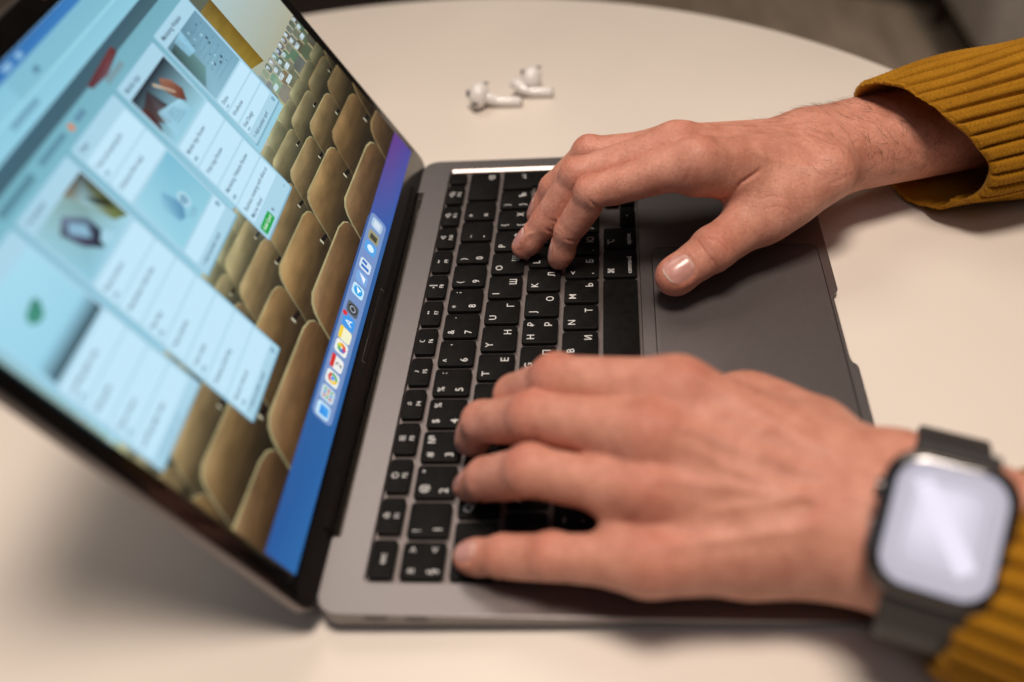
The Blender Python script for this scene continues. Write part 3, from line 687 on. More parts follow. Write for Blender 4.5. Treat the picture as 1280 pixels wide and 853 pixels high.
class Hand:
    def __init__(s, J, R, n, tn):
        s.J = {k: [np.asarray(q, float) for q in v] for k, v in J.items()}; s.R = R; s.n = nz(n); s.tn = nz(tn)
        W_, Fo = s.J['wrist']; s.ax = nz(Fo - W_); s.sd = nz(np.cross(s.ax, s.n))
        if s.sd @ (s.J['index'][0] - s.J['pinky'][0]) < 0: s.sd = -s.sd
        s.nn = nz(np.cross(s.sd, s.ax)); s.nn = s.nn if s.nn @ s.n > 0 else -s.nn
    def fn(s, f): return s.tn if f == 'thumb' else s.n
    def dors(s, f, k):
        J = s.J[f]; n = s.fn(f); d0 = nz(J[1] - J[0]); lat = nz(np.cross(d0, n)); d = nz(J[k + 1] - J[k])
        return nz(np.cross(lat, d))
    def finger(s, p, f):
        m, pi, di, t = s.J[f]; rm, rp, rd, rt = s.R[f]; n = s.fn(f)
        n1, n2, n3 = s.dors(f, 0), s.dors(f, 1), s.dors(f, 2)
        d = rcone(p, m, pi, rm * .95, rp * .97)
        d = smin(d, rcone(p, pi, di, rp * .97, rd * .98), 2.)
        d = smin(d, rcone(p, di, t, rd * .98, rt), 2.)
        d = smin(d, rcone(p, m * .55 + pi * .45 - n1 * 2.6, m * .2 + pi * .8 - n1 * 2.0, rp * .86, rp * .82), 3.)
        d = smin(d, rcone(p, pi * .68 + di * .32 - n2 * 1.8, pi * .3 + di * .7 - n2 * 1.5, rd * .92, rd * .9), 3.)
        d = smin(d, sph(p, di * .25 + t * .75 - n3 * 1.0, rt), 3.)
        return smin(d, sph(p, pi + (n1 + n2) * .5 * (1.1 if f != 'thumb' else .6), rp * .98), 3.)
    def palm(s, p):
        J, R, n, sd, nn, ax = s.J, s.R, s.n, s.sd, s.nn, s.ax; W_, Fo = J['wrist']
        rw, rf, ww, wf = R['wrist']
        d = smin(rcone(p, W_ + sd * ww - ax * 4, Fo + sd * wf, rw, rf), rcone(p, W_ - sd * ww - ax * 4, Fo - sd * wf, rw * .95, rf), 14.)
        off = dict(index=.75, middle=.3, ring=-.3, pinky=-.8); dm = None
        for f in FN:
            c = W_ - ax * 10 + sd * off[f] * ww * 1.25
            e = rcone(p, c, J[f][0] - n * 1.5, rw * .72, R[f][0] * 1.02)
            e = smin(e, rcone(p, c - nn * 9, J[f][0] - n * 9, rw * .62, R[f][0] * .8), 8.)
            dm = e if dm is None else smin(dm, e, 9.)
        d = smin(d, dm, 12.)
        for a, b in zip(FN, FN[1:]):
            A, B = J[a], J[b]
            d = smin(d, rcone(p, A[0] * .72 + A[1] * .28 - n * 3, B[0] * .72 + B[1] * .28 - n * 3, R[a][1] * .62, R[b][1] * .62), 6.)
        c0, c1 = J['thumb_base'][0], J['thumb'][0]; iw = J['index'][0]
        d = smin(d, rcone(p, c0, c1, R['thenar'][0], R['thenar'][1]), 12.)
        d = smin(d, rcone(p, c0 * .35 + c1 * .65, W_ * .45 + iw * .55 - n * 6, 9., 9.), 12.)
        wb = s.R.get('web', 0.); d = smin(d, rcone(p, c1 * .85 + c0 * .15, W_ * .22 + iw * .78 - n * (8 - wb), 6.5 + wb, 7.5 + wb * .6), 9.)
        pk = J['pinky'][0]
        return smin(d, rcone(p, W_ * .75 + pk * .25 - nn * 10 - sd * 2, W_ * .4 + pk * .6 - nn * 11, 11., 9.5), 10.)
    def masked(s, p, pts, pad, fun):
        lo, hi = np.min(pts, 0) - pad, np.max(pts, 0) + pad
        m = ((p > lo) & (p < hi)).all(1); d = np.full(len(p), 60., p.dtype)
        if m.any(): d[m] = fun(p[m])
        return d
    def body(s, p):
        J = s.J
        d = s.masked(p, J['wrist'] + [J[f][0] for f in FN] + J['thumb_base'] + [J['thumb'][0]], 58, s.palm); df = None
        for f in FN + ('thumb',):
            e = s.masked(p, J[f], 30, lambda q, f=f: s.finger(q, f)); df = e if df is None else smin(df, e, .8)
        d = smin(d, df, 6.5)
        # fore-arm is trimmed beyond its end
        return np.maximum(d, (p - J['wrist'][1]) @ s.ax - s.cut)
    cut = 22.
    def frame(s, f, k):
        """origin, along, dorsal, side at segment k of a finger"""
        J = s.J[f]; a = nz(J[k + 1] - J[k]); n = s.dors(f, k); return J[k], a, n, np.cross(a, n)
    def grad(s, p, e=.25):
        g = np.stack([s.body(p + np.eye(3)[i] * e) - s.body(p - np.eye(3)[i] * e) for i in range(3)], 1)
        return g / np.maximum(np.linalg.norm(g, axis=1, keepdims=True), 1e-9)
    def nail_spec(s, f):
        o, a, n, sd = s.frame(f, 2); J = s.J[f]; Lg = np.linalg.norm(J[3] - J[2]); rt = s.R[f][3]
        if f == 'thumb': base, ln, wd = Lg * .15, 14.0, 13.2
        else: base, ln, wd = Lg * .50 , 11.0 * rt / 6.4, 9.6 * rt / 6.4
        return o + a * base, a, n, sd, ln, wd
    def displace(s, v, nrm):
        d = np.zeros(len(v)); red = np.zeros(len(v))
        def g(x, w): return np.exp(-(x / w) ** 2)
        for f in FN + ('thumb',):
            J = s.J[f]; R = s.R[f]; n = s.fn(f)
            for k, amp, spread in ((1, .5, (-3.6, -1.9, -.5, .9, 2.4, 4.0)), (2, .32, (-1.6, -.2, 1.2))):
                if f == 'thumb' and k == 2: continue
                if f == 'thumb': spread = (-2.8, -.8, .4, 2.6)
                a = nz(nz(J[k] - J[k - 1]) + nz(J[k + 1] - J[k])); dn = nz(s.dors(f, k - 1) + s.dors(f, k)); dn = nz(dn - a * (dn @ a)); sdv = np.cross(a, dn); q = v - J[k]
                t = q @ a; lat = q @ sdv; r = R[k]
                near = np.clip(1.5 - np.linalg.norm(q, axis=1) / (r * 1.25), 0, 1)
                dor = np.clip((nrm @ dn - .15) / .5, 0, 1) * near * np.clip(1.25 - np.abs(lat) / r, 0, 1)
                for i, t0 in enumerate(spread):
                    d -= amp * (.6 + .4 * math.sin(i * 2.3 + k)) * dor * g(t - t0 - (t0 * .055) * (lat / r * 2.2) ** 2 * .8 - .35 * np.sin(lat * .9 + i * 1.7), .42)
                red += (.42 if k == 1 else .2) * g(np.linalg.norm(v - (J[k] + dn * r * .8), axis=1), r * .8)
                pal = np.clip((-(nrm @ dn) + .35) / .6, 0, 1) * near
                d -= .9 * pal * g(t, .9)
            o, a, n3, sd = s.frame(f, 2)
            tip = J[3] + a * R[3] * .5
            red += .48 * g(np.linalg.norm(v - tip, axis=1), R[3] * 1.35)
            b0, a, n3, sd, ln, wd = s.nail_spec(f); q = v - b0
            tt = (q @ a) / ln * 2 - 1; ss = (q @ sd) / (wd / 2); rho = (np.abs(tt) ** 2.6 + np.abs(ss) ** 2.6) ** (1 / 2.6)
            up = np.clip((nrm @ n3 - .1) / .4, 0, 1) * (np.abs(q @ n3) < 22)
            d += up * (.38 * g((rho - 1.20), .17) * np.where(tt > .75, .2, 1) - .25 * np.clip((1.0 - rho) / .15, 0, 1))
            if f != 'thumb':
                m = J[0]; kn = m + s.n * R[0]
                d += .2 * g(np.linalg.norm(v - kn, axis=1), 9.5)
                red += (.30 if s.n[0] < 0 else .14) * g(np.linalg.norm(v - kn, axis=1), 10.5)
                c = s.J['wrist'][0] - s.ax * 6 + s.sd * dict(index=.45, middle=.12, ring=-.25, pinky=-.6)[f] * s.R['wrist'][2]
                ln_ = m - c; LL_ = np.linalg.norm(ln_); du = ln_ / LL_; lt = nz(np.cross(du, s.n)); q = v - c
                tt = (q @ du) / LL_; lat = q @ lt + 1.2 * np.sin(tt * 5 + hash(f) % 3 * 0)
                fade = np.clip((tt - .12) / .25, 0, 1) * np.clip((1.03 - tt) / .1, 0, 1) * np.clip((nrm @ s.n - .25) / .4, 0, 1)
                d += .75 * fade * g(lat, 2.3)
        for pts, amp, wid, rd in s.marks:
            P_ = np.asarray(pts, float); best = np.full(len(v), 1e9)
            sel = (v > P_.min(0) - 8).all(1) & (v < P_.max(0) + 8).all(1)
            q = v[sel]
            if not len(q): continue
            bb = np.full(len(q), 1e9)
            for a, b in zip(P_, P_[1:]):
                ab = b - a; t = np.clip(((q - a) @ ab) / (ab @ ab), 0, 1); bb = np.minimum(bb, np.linalg.norm(q - a - t[:, None] * ab, axis=1))
            e = np.minimum(np.linalg.norm(q - P_[0], axis=1), np.linalg.norm(q - P_[-1], axis=1))
            d[sel] += amp * g(bb, wid) * np.clip(.35 + e / 6, 0, 1); red[sel] += rd * g(bb, wid * 1.8)
        return d, np.clip(red * (1.35 if s.n[0] < 0 else 1.0), 0, 1)
    marks = []
    def mesh(s, h=.62):
        pts = np.array([q for l in s.J.values() for q in l]); lo = pts.min(0) - 32; hi = pts.max(0) + 32
        B = 8; n = np.ceil((hi - lo) / (h * B)).astype(int); F = np.full(n * B + 1, 9., np.float32)
        g = np.stack(np.meshgrid(*[np.arange(k) for k in n], indexing='ij'), -1).reshape(-1, 3)
        cen = lo + (g + .5) * h * B; dc = s.body(cen.astype(np.float32))
        ins = dc < 0
        for b in g[ins]: F[tuple(slice(b[i] * B, b[i] * B + B + 1) for i in range(3))] = -9.
        act = g[np.abs(dc) < h * B * .87 + 1.5]
        loc = np.stack(np.meshgrid(*[np.arange(B + 1)] * 3, indexing='ij'), -1).reshape(-1, 3)
        act = act[np.lexsort((act[:, 2], act[:, 1] // 4, act[:, 0] // 4))]
        for i in range(0, len(act), 150):
            A = act[i:i + 150]; q = (lo + (A[:, None] * B + loc[None]) * h).reshape(-1, 3)
            d = s.body(q.astype(np.float32)).reshape(len(A), B + 1, B + 1, B + 1)
            for b, blk in zip(A, d): F[tuple(slice(b[k] * B, b[k] * B + B + 1) for k in range(3))] = blk
        S = F < 0
        sh = tuple(k - 1 for k in F.shape)
        def sl(o): return tuple(slice(o[i], o[i] + sh[i]) for i in range(3))
        corners = [(i, j, k) for i in (0, 1) for j in (0, 1) for k in (0, 1)]
        anyin = np.zeros(sh, bool); allin = np.ones(sh, bool)
        for c in corners: anyin |= S[sl(c)]; allin &= S[sl(c)]
        occ = anyin & ~allin; ijk = np.argwhere(occ); idx = np.full(sh, -1, np.int64); idx[occ] = np.arange(len(ijk))
        acc = np.zeros((len(ijk), 3)); num_ = np.zeros(len(ijk))
        for axn in range(3):
            oth = [i for i in range(3) if i != axn]
            for a in (0, 1):
                for b in (0, 1):
                    o0 = np.zeros(3, int); o0[oth[0]] = a; o0[oth[1]] = b; o1 = o0.copy(); o1[axn] = 1
                    f0, f1 = F[tuple((ijk + o0).T)], F[tuple((ijk + o1).T)]; x = (f0 < 0) != (f1 < 0)
                    t = np.where(x, f0 / np.where(x, f0 - f1, 1), 0)
                    num_ += x; acc[:, axn] += t; acc[:, oth[0]] += a * x; acc[:, oth[1]] += b * x
        v = lo + (ijk + acc / num_[:, None]) * h
        faces = []
        for axn in range(3):
            oth = [(axn + 1) % 3, (axn + 2) % 3]
            o1 = [0, 0, 0]; o1[axn] = 1
            s0 = S[tuple(slice(0, F.shape[i] - o1[i]) for i in range(3))]; s1 = S[tuple(slice(o1[i], F.shape[i]) for i in range(3))]
            e = np.argwhere(s0 != s1); flip = s0[tuple(e.T)]
            ok = (e[:, oth[0]] > 0) & (e[:, oth[1]] > 0); e = e[ok]; flip = flip[ok]
            c = []
            for (a, b) in ((1, 1), (0, 1), (0, 0), (1, 0)):
                q = e.copy(); q[:, oth[0]] -= a; q[:, oth[1]] -= b; c.append(idx[tuple(q.T)])
            q = np.stack(c, 1); q[~flip] = q[~flip][:, ::-1]; faces.append(q)
        f = np.concatenate(faces); f = f[(f >= 0).all(1)]
        nrm = s.grad(v)
        v = v - nrm * s.body(v)[:, None]
        nrm = s.grad(v)
        d, red = s.displace(v, nrm)
        return v + nrm * d[:, None], f, red, nrm
def smooth_mesh(name, v, f, mat, origin):
    V = W(v) - np.asarray(origin)
    me = bpy.data.meshes.new(name)
    me.vertices.add(len(V)); me.vertices.foreach_set('co', V.astype(np.float32).ravel())
    k = f.shape[1]; me.loops.add(len(f) * k); me.loops.foreach_set('vertex_index', f.astype(np.int32).ravel())
    me.polygons.add(len(f)); me.polygons.foreach_set('loop_start', np.arange(0, len(f) * k, k, dtype=np.int32))
    me.update(calc_edges=True); me.polygons.foreach_set('use_smooth', np.ones(len(f), bool)); me.materials.append(mat); me.validate()
    return me
def float_attr(me, name, val):
    a = me.attributes.new(name, 'FLOAT', 'POINT'); a.data.foreach_set('value', np.asarray(val, np.float32))
def surface_along(h, P0, d, n=60, far=26., sdf=None):
    """first point of the surface met when coming in from P0 + d*far"""
    P0 = np.asarray(P0, float); t = np.full(len(P0), far); d = np.broadcast_to(d, P0.shape)
    sdf = sdf or h.body
    for _ in range(n): t = t - np.clip(sdf(P0 + d * t[:, None]), -3, 3) * .8
    return P0 + d * t[:, None]
def fingernail(h, f, parent, origin):
    b0, a, n, sd, ln, wd = h.nail_spec(f); NR, NT = 7, 28
    pts = []; ab = []
    for i in range(NR + 1):
        for j in range(NT):
            rr = i / NR; t = math.tau * j / NT; c, s_ = math.cos(t), math.sin(t)
            e = 2 / 2.7; u = rr * math.copysign(abs(c) ** e, c); w_ = rr * math.copysign(abs(s_) ** e, s_)
            w2 = w_ * (1.0 if w_ < 0 else 1 + .06 * (1 - u * u))
            ab.append((u, w_, rr)); pts.append(b0 + a * (ln * (w2 + 1) / 2) + sd * (u * wd / 2))
    pts = np.array(pts); ab = np.array(ab)
    S_ = surface_along(h, pts, n, sdf=lambda q: h.finger(q, f))
    hs = (S_ - b0) @ n
    # the plate is flatter than the finger: follow a smooth arch fitted to the surface
    uu, ww = ab[:, 0], ab[:, 1]; A = np.stack([np.ones_like(uu), ww, uu ** 2, ww ** 2], 1); co = np.linalg.lstsq(A[ab[:, 2] < .95], hs[ab[:, 2] < .95], rcond=None)[0]
    arch = A @ co; z = .35 * arch + .65 * hs + .28 - .55 * np.clip(ab[:, 2] - .8, 0, 1) / .2 * (np.where(ww > .5, .2, 1))
    V = b0 + ((pts - b0) @ a)[:, None] * a + ((pts - b0) @ sd)[:, None] * sd + z[:, None] * n
    F_ = []
    for i in range(NR):
        for j in range(NT):
            p, q = i * NT + j, i * NT + (j + 1) % NT; F_.append((p, q, q + NT, p + NT))
    me = smooth_mesh('fingernail', V, np.array(F_), M['nail'], origin)
    float_attr(me, 'edge', np.clip((ww - .84) / .08, 0, 1) * .8 + .4 * np.clip((-.62 - ww) / .2, 0, 1) * (np.abs(uu) < .6))
    return add('fingernail', me, parent)
def make_hand(J, R, n, tn, label, marks=(), nails=FN + ('thumb',), cut=22.):
    h = Hand(J, R, n, tn); h.marks = marks; h.cut = cut
    org = W(h.J['wrist'][0] * [1, 1, 0] + [0, 0, table_z(h.J['wrist'][0][1])])
    v, f, red, nrm = h.mesh()
    me = smooth_mesh('hand', v, f, M['skin'], org); float_attr(me, 'red', red)
    o = add('hand', me, None, tuple(org)); prop(o, label, 'hand')
    for fn in nails: fingernail(h, fn, o, org)
    return h, o, org, v, nrm
MARKS_R = [
    ( [(179.5, -118.5, 32.0), (184.5, -125.3, 38.5), (183.4, -131.9, 48.3), (189.0, -140.9, 51.2)] , -1.1, 1.1, 0.15),
    ( [(164.0, -111.6, 31.1), (159.1, -113.9, 29.7), (155.8, -118.2, 25.2), (155.9, -120.6, 20.8)] , -0.5, 0.5, 0.3),
    ( [(162.8, -117.6, 33.6), (160.5, -122.1, 32.0), (158.7, -125.1, 28.2), (157.3, -124.4, 25.7)] , -0.4, 0.5, 0.25),
    ( [(160.6, -114.6, 31.3), (158.1, -117.7, 29.9), (156.3, -120.3, 26.5)] , -0.2, 0.4, 0.2),
    ( [(175.1, -107.6, 61.7), (174.6, -106.0, 56.5), (176.2, -105.2, 50.3)] , -0.6, 0.8, 0.1),
    ( [(180.6, -140.1, 40.6), (181.9, -146.3, 41.7), (180.5, -153.5, 40.1)] , -0.2, 0.6, 0.1),
    ( [(177.1, -142.5, 37.6), (178.5, -148.7, 38.2), (178.2, -155.5, 35.5)] , -0.2, 0.6, 0.1),
    ( [(187.0, -172.1, 42.9), (188.9, -176.9, 44.1), (192.4, -183.2, 45.1)] , -0.25, 0.8, 0.05),
    ( [(221.2, -150.0, 54.1), (218.2, -166.6, 52.9), (211.1, -180.4, 52.1)] , 0.5, 1.8, 0),
    ( [(194.0, -122.4, 65.2), (192.5, -137.1, 59.1), (194.7, -156.2, 50.4), (190.6, -173.9, 48.0)] , 0.45, 1.8, 0),
]
MARKS_L = [
    ( [(14.2, -99.3, 58.5), (8.3, -111.1, 54.2), (5.0, -122.4, 52.5), (-0.5, -134.8, 51.2)] , 0.6, 1.7, 0),
    ( [(-2.8, -103.7, 46.6), (-1.4, -120.7, 49.0), (-0.5, -134.8, 51.2), (-7.1, -143.0, 52.4)] , 0.5, 1.7, 0),
    ( [(19.2, -94.8, 62.0), (19.9, -111.9, 59.6), (21.6, -127.7, 58.7)] , 0.45, 1.6, 0),
    ( [(27.1, -103.2, 62.1), (23.4, -118.7, 59.9), (15.9, -133.6, 56.4)] , 0.5, 1.8, 0),
    ( [(-1.9, -78.4, 38.9), (-2.2, -81.1, 45.7), (-1.1, -84.2, 49.4)] , -0.6, 1.4, 0.1),
    ( [(-5.3, -135.7, 50.0), (-1.3, -138.6, 52.2), (3.4, -140.1, 53.6)] , -0.5, 3, 0.1),
]
hr, hand_r, org_r, vr, nr = make_hand(
    {'index': [(186.1, -111.9, 59.5), (185.6, -63.5, 44.2), (185.1, -51.1, 22.6), (184.8, -45.7, 6.1)], 'middle': [(205.2, -103.3, 55.9), (200.4, -56.1, 44.8), (197.0, -39.5, 20.4), (194.8, -27.1, 6.3)], 'ring': [(220.4, -105.4, 44.5), (223.3, -61.7, 42.9), (222.6, -42.4, 23.2), (221.5, -33.7, 6.6)], 'pinky': [(238.0, -105.0, 38.1), (240.9, -69.4, 31.9), (241.6, -51.4, 20.6), (240.9, -43.7, 6.4)], 'thumb_base': [(201.6, -174.8, 39.9)], 'thumb': [(188.4, -143.9, 27.0), (167.4, -119.5, 23.0), (161.9, -110.2, 19.3), (156.4, -100.9, 15.7)], 'wrist': [(234.0, -180.3, 32.9), (266.4, -260.8, 28.0)]},
    {'index': [10.5, 7.95, 6.99, 5.62], 'middle': [11.37, 8.16, 7.65, 6.04], 'ring': [11.09, 8.13, 7.43, 6.42], 'pinky': [9.91, 7.23, 6.8, 6.13], 'thumb': [13.1, 10.63, 9.25, 8.94], 'wrist': [17.91, 21.25, 9.33, 8.39], 'thenar': [13.5, 14.29]},
    (.10, -.1, .99), (-.62, .15, .77), 'bare right hand with spread thumb over the trackpad and mustard knit sleeve', MARKS_R, cut=30.)
hl, hand_l, org_l, vl, nl_ = make_hand(
    {'index': [(42.2, -95.4, 55.8), (59.3, -51.6, 46.0), (69.2, -33.4, 27.6), (73.2, -30.0, 8.3)], 'middle': [(24.0, -84.7, 53.6), (45.6, -42.9, 40.0), (58.3, -20.8, 24.1), (63.5, -13.5, 6.9)], 'ring': [(6.8, -83.8, 44.8), (23.0, -43.0, 36.3), (33.4, -24.5, 19.2), (40.2, -14.1, 5.7)], 'pinky': [(-11.3, -84.8, 30.9), (-2.9, -51.0, 21.1), (2.3, -32.7, 13.8), (6.8, -18.7, 6.2)], 'thumb_base': [(40.2, -144.3, 34.3)], 'thumb': [(60.5, -122.0, 29.0), (79.8, -100.0, 14.6), (87.1, -91.8, 11.1), (94.3, -83.7, 7.6)], 'wrist': [(2.1, -164.7, 34.9), (-18.5, -193.5, 38.6)]},
    {'index': [12.8, 9.71, 8.69, 7.69], 'middle': [11.51, 9.5, 8.52, 6.71], 'ring': [8.8, 9.36, 8.59, 5.58], 'pinky': [9.81, 8.22, 7.86, 6.09], 'thumb': [11.47, 10.0, 9.2, 8.4], 'wrist': [21.29, 22.83, 10.86, 8.88], 'web': 2.5, 'thenar': [15.05, 12.93]},
    (-.25, -.2, .95), (.5, .2, .8), 'bare left hand wearing a smartwatch with little finger stretched over the keys', MARKS_L, cut=60.)

# fine dark hair on the right wrist
hb = MB(); W0 = hr.J['wrist'][0]
tpar = (vr - W0) @ hr.ax; cand = np.where((tpar > -34) & (tpar < 62) & (nr @ np.array([-.35, 0, .94]) > .15))[0]
nhair = 0
for i in rng.permutation(cand):
    t = tpar[i]
    if rng.random() > np.clip((t + 40) / 60, .12, 1) : continue
    p = vr[i]; n0 = nr[i]; dirn = nz(-hr.ax * .5 - hr.sd * .8 + rng.normal(0, .35, 3)); dirn = nz(dirn - n0 * (dirn @ n0)); ln = rng.uniform(4, 8.5); side = nz(np.cross(dirn, n0)); bend = rng.normal(0, .22)
    pts = [p + dirn * ln * s_ + n0 * (1.5 * math.sin(s_ * 1.7) * .8 - .1) + side * bend * ln * s_ * s_ for s_ in (0, .25, .5, .75, 1)]
    hb.tube(pts, [.045, .045, .04, .03, .012], 3, False); nhair += 1
    if nhair > 420: break
o = add('arm_hair', hb.mesh('arm_hair', M['hair'], org_r, world=True), hand_r); o['kind'] = 'stuff'

# ------------------------------------------------------------------ knitted sleeves
def sleeve(hand, org, A, B, rad, up, ribs, rim, label=None, fold=None, length=None, res=14, fuzz=0):
    """A -> B axis in mm, rad(theta, s) -> (side, up) offsets, rim(theta) start of the cuff along the axis"""
    A, B = np.asarray(A, float), np.asarray(B, float); ax = nz(B - A); sd = nz(np.cross(ax, up)); upv = np.cross(sd, ax); Lg = length or np.linalg.norm(B - A)
    n = ribs * res; m = 260
    th = np.linspace(0, math.tau, n, endpoint=False); ss = np.linspace(0, 1, m) ** 1.55 * .75 + np.linspace(0, 1, m) * .25
    T, S_ = np.meshgrid(th, ss); r0 = rim(T)
    s_mm = r0 + S_ * (Lg - r0)
    ph = T * ribs / math.tau + .04 * np.sin(s_mm * .05 + T * 3); fr = np.abs(((ph % 1) - .5) * 2)      # 0 at the middle of a rib, 1 in the groove
    rib = -.9 * fr ** 2 - 2.6 * np.exp(-((1 - fr) / .2) ** 2)
    rib = rib * np.clip((s_mm - r0) / 5 + .3, 0, 1)
    st = 2.1; v_ = np.abs((((ph * 2) % 1) - .5) * 2)
    stitch = .24 * np.cos(math.tau * (s_mm / st + .42 * v_)) * np.clip(1 - fr ** 4, 0, 1) - .22 * np.exp(-((((ph % 1) - .5) / .07) ** 2)) * 1.0
    lip = -1.3 * np.exp(-((s_mm - r0) / 1.3) ** 2)
    a, b = rad(T, s_mm)
    rr = np.sqrt(a * a + b * b); off = rib + stitch + lip
    if fold is not None: off = off + fold(T, s_mm)
    k = 1 + off / rr
    Pm = A + s_mm[..., None] * ax + (a * k)[..., None] * sd + (b * k)[..., None] * upv
    floor_ = table_z(Pm[..., 1]) + .4; Pm[..., 2] = np.where(Pm[..., 2] < floor_ + 2, floor_ + 2 * np.exp((np.minimum(Pm[..., 2] - floor_ - 2, 0)) / 2.), Pm[..., 2])
    V = Pm.reshape(-1, 3)
    # inner side, 2.2 mm in
    ki = 1 - 3.4 / rr; Pi = A + s_mm[..., None] * ax + (a * ki)[..., None] * sd + (b * ki)[..., None] * upv
    Pi[..., 2] = np.maximum(Pi[..., 2], table_z(Pi[..., 1]) + 1.2)
    Pi = Pi[:m // 2]
    V2 = np.concatenate([V, Pi.reshape(-1, 3)])
    def grid(o, rows, flip):
        i, j = np.meshgrid(np.arange(rows - 1), np.arange(n), indexing='ij'); a_ = o + i * n + j; b_ = o + i * n + (j + 1) % n
        q = np.stack([a_, b_, b_ + n, a_ + n], -1).reshape(-1, 4); return q[:, ::-1] if flip else q
    j = np.arange(n); bridge = np.stack([j, (j + 1) % n, m * n + (j + 1) % n, m * n + j], -1)[:, ::-1]
    F_ = np.concatenate([grid(0, m, False), grid(m * n, m // 2, True), bridge])
    me = smooth_mesh('sleeve', V2, F_, M['knit'], org)
    o = add('sleeve', me, hand)
    # loose fibres standing off the yarn
    fz = MB(); c = A + s_mm[..., None] * ax
    for _ in range(fuzz):
        i, j = int(rng.integers(2, min(m - 2, 170))), int(rng.integers(0, n)); p = Pm[i, j]; nr_ = nz(p - c[i, j])
        d = nz(nr_ * .7 + rng.normal(0, .8, 3)); ln = rng.uniform(.8, 2.0); e = nz(np.cross(d, rng.normal(0, 1, 3)))
        if p[2] < table_z(p[1]) + 3: continue
        fz.tube([p - nr_ * .2, p + d * ln * .5 + e * .15, p + d * ln + e * .5], [.045, .04, .02], 3, False)
    if fuzz:
        q = add('yarn_fuzz', fz.mesh('yarn_fuzz', M['knit'], org, world=True), o); q['kind'] = 'stuff'
    if label: o['label'] = label
    return o
def wrapd(t, c): return (t - c + math.pi) % math.tau - math.pi
# right sleeve: theta 0 = towards sd, pi/2 = up
A_r = np.array([228.0, -205.0, 34.0]); B_r = np.array([276.0, -419.3, 54.6])
def rad_r(T, s):
    g = 1 + .0011 * s
    return 36.5 * np.cos(T) * g, 36.0 * np.sin(T) * g
def rim_r(T):
    return 15 + 22 * np.exp(-(wrapd(T, math.radians(-4)) / .85) ** 2) - 16 * np.exp(-(wrapd(T, math.radians(140)) / 1.0) ** 2) + 4 * np.exp(-(wrapd(T, math.radians(285)) / .4) ** 2) + .4 * np.sin(T * 13)
def fold_r(T, s):
    return -4.0 * np.exp(-(wrapd(T, math.radians(-38) - s * .0012) / .17) ** 2) * np.clip(1.2 - s / 110, 0, 1) + 1.2 * np.sin(T * 3 + s * .05) + .8 * np.sin(T * 5 - s * .08)
sleeve(hand_r, org_r, A_r, B_r, rad_r, (0, 0, 1), 33, rim_r, fold=fold_r, fuzz=4500)
A_l = np.array([-11.5, -182.0, 33.0]); B_l = np.array([-125.5, -398.0, 48.0])
def rad_l(T, s):
    g = 1 + .001 * s
    return 37.5 * np.cos(T) * g, 35.5 * np.sin(T) * g
def rim_l(T): return 5 + 9 * np.exp(-(wrapd(T, math.radians(110)) / .9) ** 2) - 5 * np.exp(-(wrapd(T, math.radians(-50)) / .8) ** 2) + .7 * np.sin(T * 13)
sleeve(hand_l, org_l, A_l, B_l, rad_l, (0, 0, 1), 31, rim_l, res=10)

# ------------------------------------------------------------------ smartwatch on the left wrist
vx = nz(VR * .955 - VU * .29); toc = nz(CAM - np.array([-11., -173., 55.]))
wn = nz(toc * .8 + np.array([-.36, -.2, .91]) * .2)
wx = nz(vx - wn * (vx @ wn)); wy = np.cross(wn, wx)            # wx along the arm towards the sleeve, wy across
ray_w = -toc
p0 = np.array([-11.1, -173.1, 55.0]) - VU * 4.5 - VR * 2.5
hit = surface_along(hl, np.array([p0]), wn, far=20.)[0]
wc = hit + wn * 1.2                                             # back of the case
w_org = W(wc * [1, 1, 0] + [0, 0, table_z(wc[1])])
wt = empty('smartwatch', tuple(w_org)); prop(wt, 'graphite square smartwatch with black band on the left wrist', 'smartwatch')
def at(a, b, c): return wc + wx * a + wy * b + wn * c
def WM(mb, name, mat, parent=wt, sm=35):
    mb.v = [tuple(at(*q)) for q in mb.v]; me = mb.mesh(name, mat, w_org, world=True); auto_smooth(me, sm); return add(name, me, parent)
def wr(hx, hy, r, c): return z3(rrect(-hx, hx, -hy, hy, r, 9), c)
mb = MB(); mb.rings([wr(14, 17, 8, 0.2), wr(17, 20, 9.5, 1.6), wr(18.6, 21.6, 10.6, 4.0), wr(19, 22, 11, 6.2), wr(18.7, 21.7, 10.8, 8.0), wr(17.8, 20.8, 10.2, 9.4), wr(17.0, 20.0, 9.6, 9.9)])
WM(mb, 'case', M['case'])
mb = MB(); mb.rings([wr(17.0, 20.0, 9.5, 9.8), wr(16.7, 19.7, 9.3, 10.25), wr(16.0, 19.0, 8.8, 10.6), wr(15.2, 18.2, 8.2, 10.72), wr(9, 11.5, 5, 10.78), wr(3, 4, 2, 10.80)], False)
gl = WM(mb, 'glass', M['watch_glass'], sm=60)
# pale face glow painted like a lamp's reflection in the glass, with fine outlines
face = MB(); fcol = []
def ringface(o, i, c):
    n0 = len(face.v); face.rings([o, i], False, False); fcol.extend([c] * (len(face.v) - n0))
def fill(o, c):
    n0 = len(face.v); face.add(o, [tuple(range(len(o)))]); fcol.extend([c] * (len(face.v) - n0))
fz = 10.82
prev = None
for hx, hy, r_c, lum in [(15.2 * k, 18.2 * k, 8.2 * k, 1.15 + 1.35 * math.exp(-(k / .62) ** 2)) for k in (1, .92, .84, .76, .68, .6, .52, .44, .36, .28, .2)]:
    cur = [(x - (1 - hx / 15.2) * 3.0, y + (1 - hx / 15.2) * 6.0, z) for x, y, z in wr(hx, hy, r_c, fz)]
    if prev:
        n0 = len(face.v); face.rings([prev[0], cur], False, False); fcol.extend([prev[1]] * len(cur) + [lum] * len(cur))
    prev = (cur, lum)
fill(prev[0], 2.3)
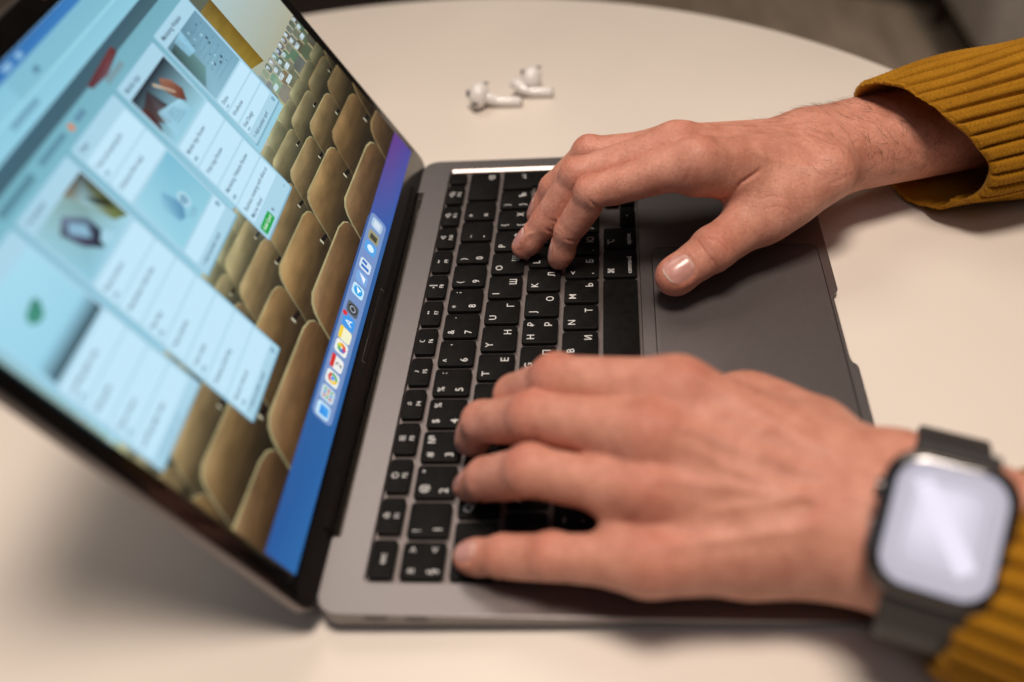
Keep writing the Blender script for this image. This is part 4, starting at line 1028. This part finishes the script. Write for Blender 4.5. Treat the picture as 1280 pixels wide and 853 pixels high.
for hx, hy, r_c in ((13.2, 16.0, 6.4), (10.4, 12.8, 4.6)):
    ringface(wr(hx, hy, r_c, fz + .02), wr(hx - .3, hy - .3, r_c - .3, fz + .02), .5)
fill([(-11, 12, fz + .015), (-6, 14, fz + .015), (11, -9, fz + .015), (6, -12, fz + .015)], 2.5)  # diagonal glare streak, painted as extra glow
face.v = [tuple(at(*q)) for q in face.v]; me = face.mesh('watch_face_glare', M['watch_face_glare'], w_org, world=True, smooth=False); float_attr(me, 'lum', fcol); add('watch_face_glare', me, gl)
mb = MB(); mb.tube([at(-18.6, 7.5, 5.6) * 0 + np.array([-18.4, 7.5, 5.6]), np.array([-20.2, 7.5, 5.6])], [3.4, 3.2], 24); WM(mb, 'crown', M['case'])
mb = MB(); mb.rings([[(x, -7 + a, 5.6 + b) for a, b in rrect(-5, 5, -1.1, 1.1, 1, 4)] for x in (-18.7, -19.5)]); WM(mb, 'side_button', M['case'])
# band: follows the wrist all the way round
cen = hl.J['wrist'][0] + hl.ax * ((wc - hl.J['wrist'][0]) @ hl.ax); cen = cen + wx * ((wc - cen) @ wx)
nphi = 96; phis = np.linspace(0, math.tau, nphi, endpoint=False); rads = []
for off in (-9, 0, 9):
    dirs = np.cos(phis)[:, None] * wn + np.sin(phis)[:, None] * wy; q = np.full(nphi, 50.)
    for _ in range(60): q = q - np.clip(hl.body(cen + wx * off + dirs * q[:, None]), -2, 3) * .8
    rads.append(q)
rads = np.max(rads, 0)
for _ in range(6): rads = (np.roll(rads, 1) + rads * 2 + np.roll(rads, -1)) / 4
dirs = np.cos(phis)[:, None] * wn + np.sin(phis)[:, None] * wy
ring_pts = cen + dirs * (rads + 1.0)[:, None]
cb = np.array([(q - wc) @ wn for q in ring_pts]); cy = np.array([(q - wc) @ wy for q in ring_pts])
for sgn, nm in ((1, 'band'), (-1, 'band')):
    sel = [i for i in range(nphi) if sgn * math.sin(phis[i]) >= -1e-6]
    sel = sorted(sel, key=lambda i: abs(wrapd(phis[i], 0)))
    ring_ = [(cy[i], cb[i]) for i in sel if (abs(cy[i]) > 24.5 and cy[i] * sgn > 0 and cb[i] < 1) or cb[i] < -12]
    path = [(sgn * 18.5, 5.0), (sgn * 21.0, 4.7), (sgn * 23.2, 3.4)] + ring_
    path = [np.array(q) for q in path]; mb = MB(); rings = []
    for i, q in enumerate(path):
        d = nz(path[min(i + 1, len(path) - 1)] - path[max(i - 1, 0)]); nrm = np.array([d[1], -d[0]]) * (-sgn)
        if i == 0: pass
        hw = 12.0 - 1.0 * min(1, i / 10); tk = 1.25
        prof = rrect(-hw, hw, -tk, tk, 1.1, 3)
        rings.append([(a, q[0] + nrm[0] * (b + .9), q[1] + nrm[1] * (b + .9)) for a, b in prof])
    mb.rings(rings); WM(mb, nm, M['band'], sm=50)
# the lamp behind the photographer that the watch glass mirrors
vd = -toc; refl = vd - 2 * (vd @ wn) * wn
lp = W(wc + refl * 1350.)
area('room_lamp', tuple(lp), tuple(W(wc)), 0.50, 1.2, (0.95, 0.91, 1.0))
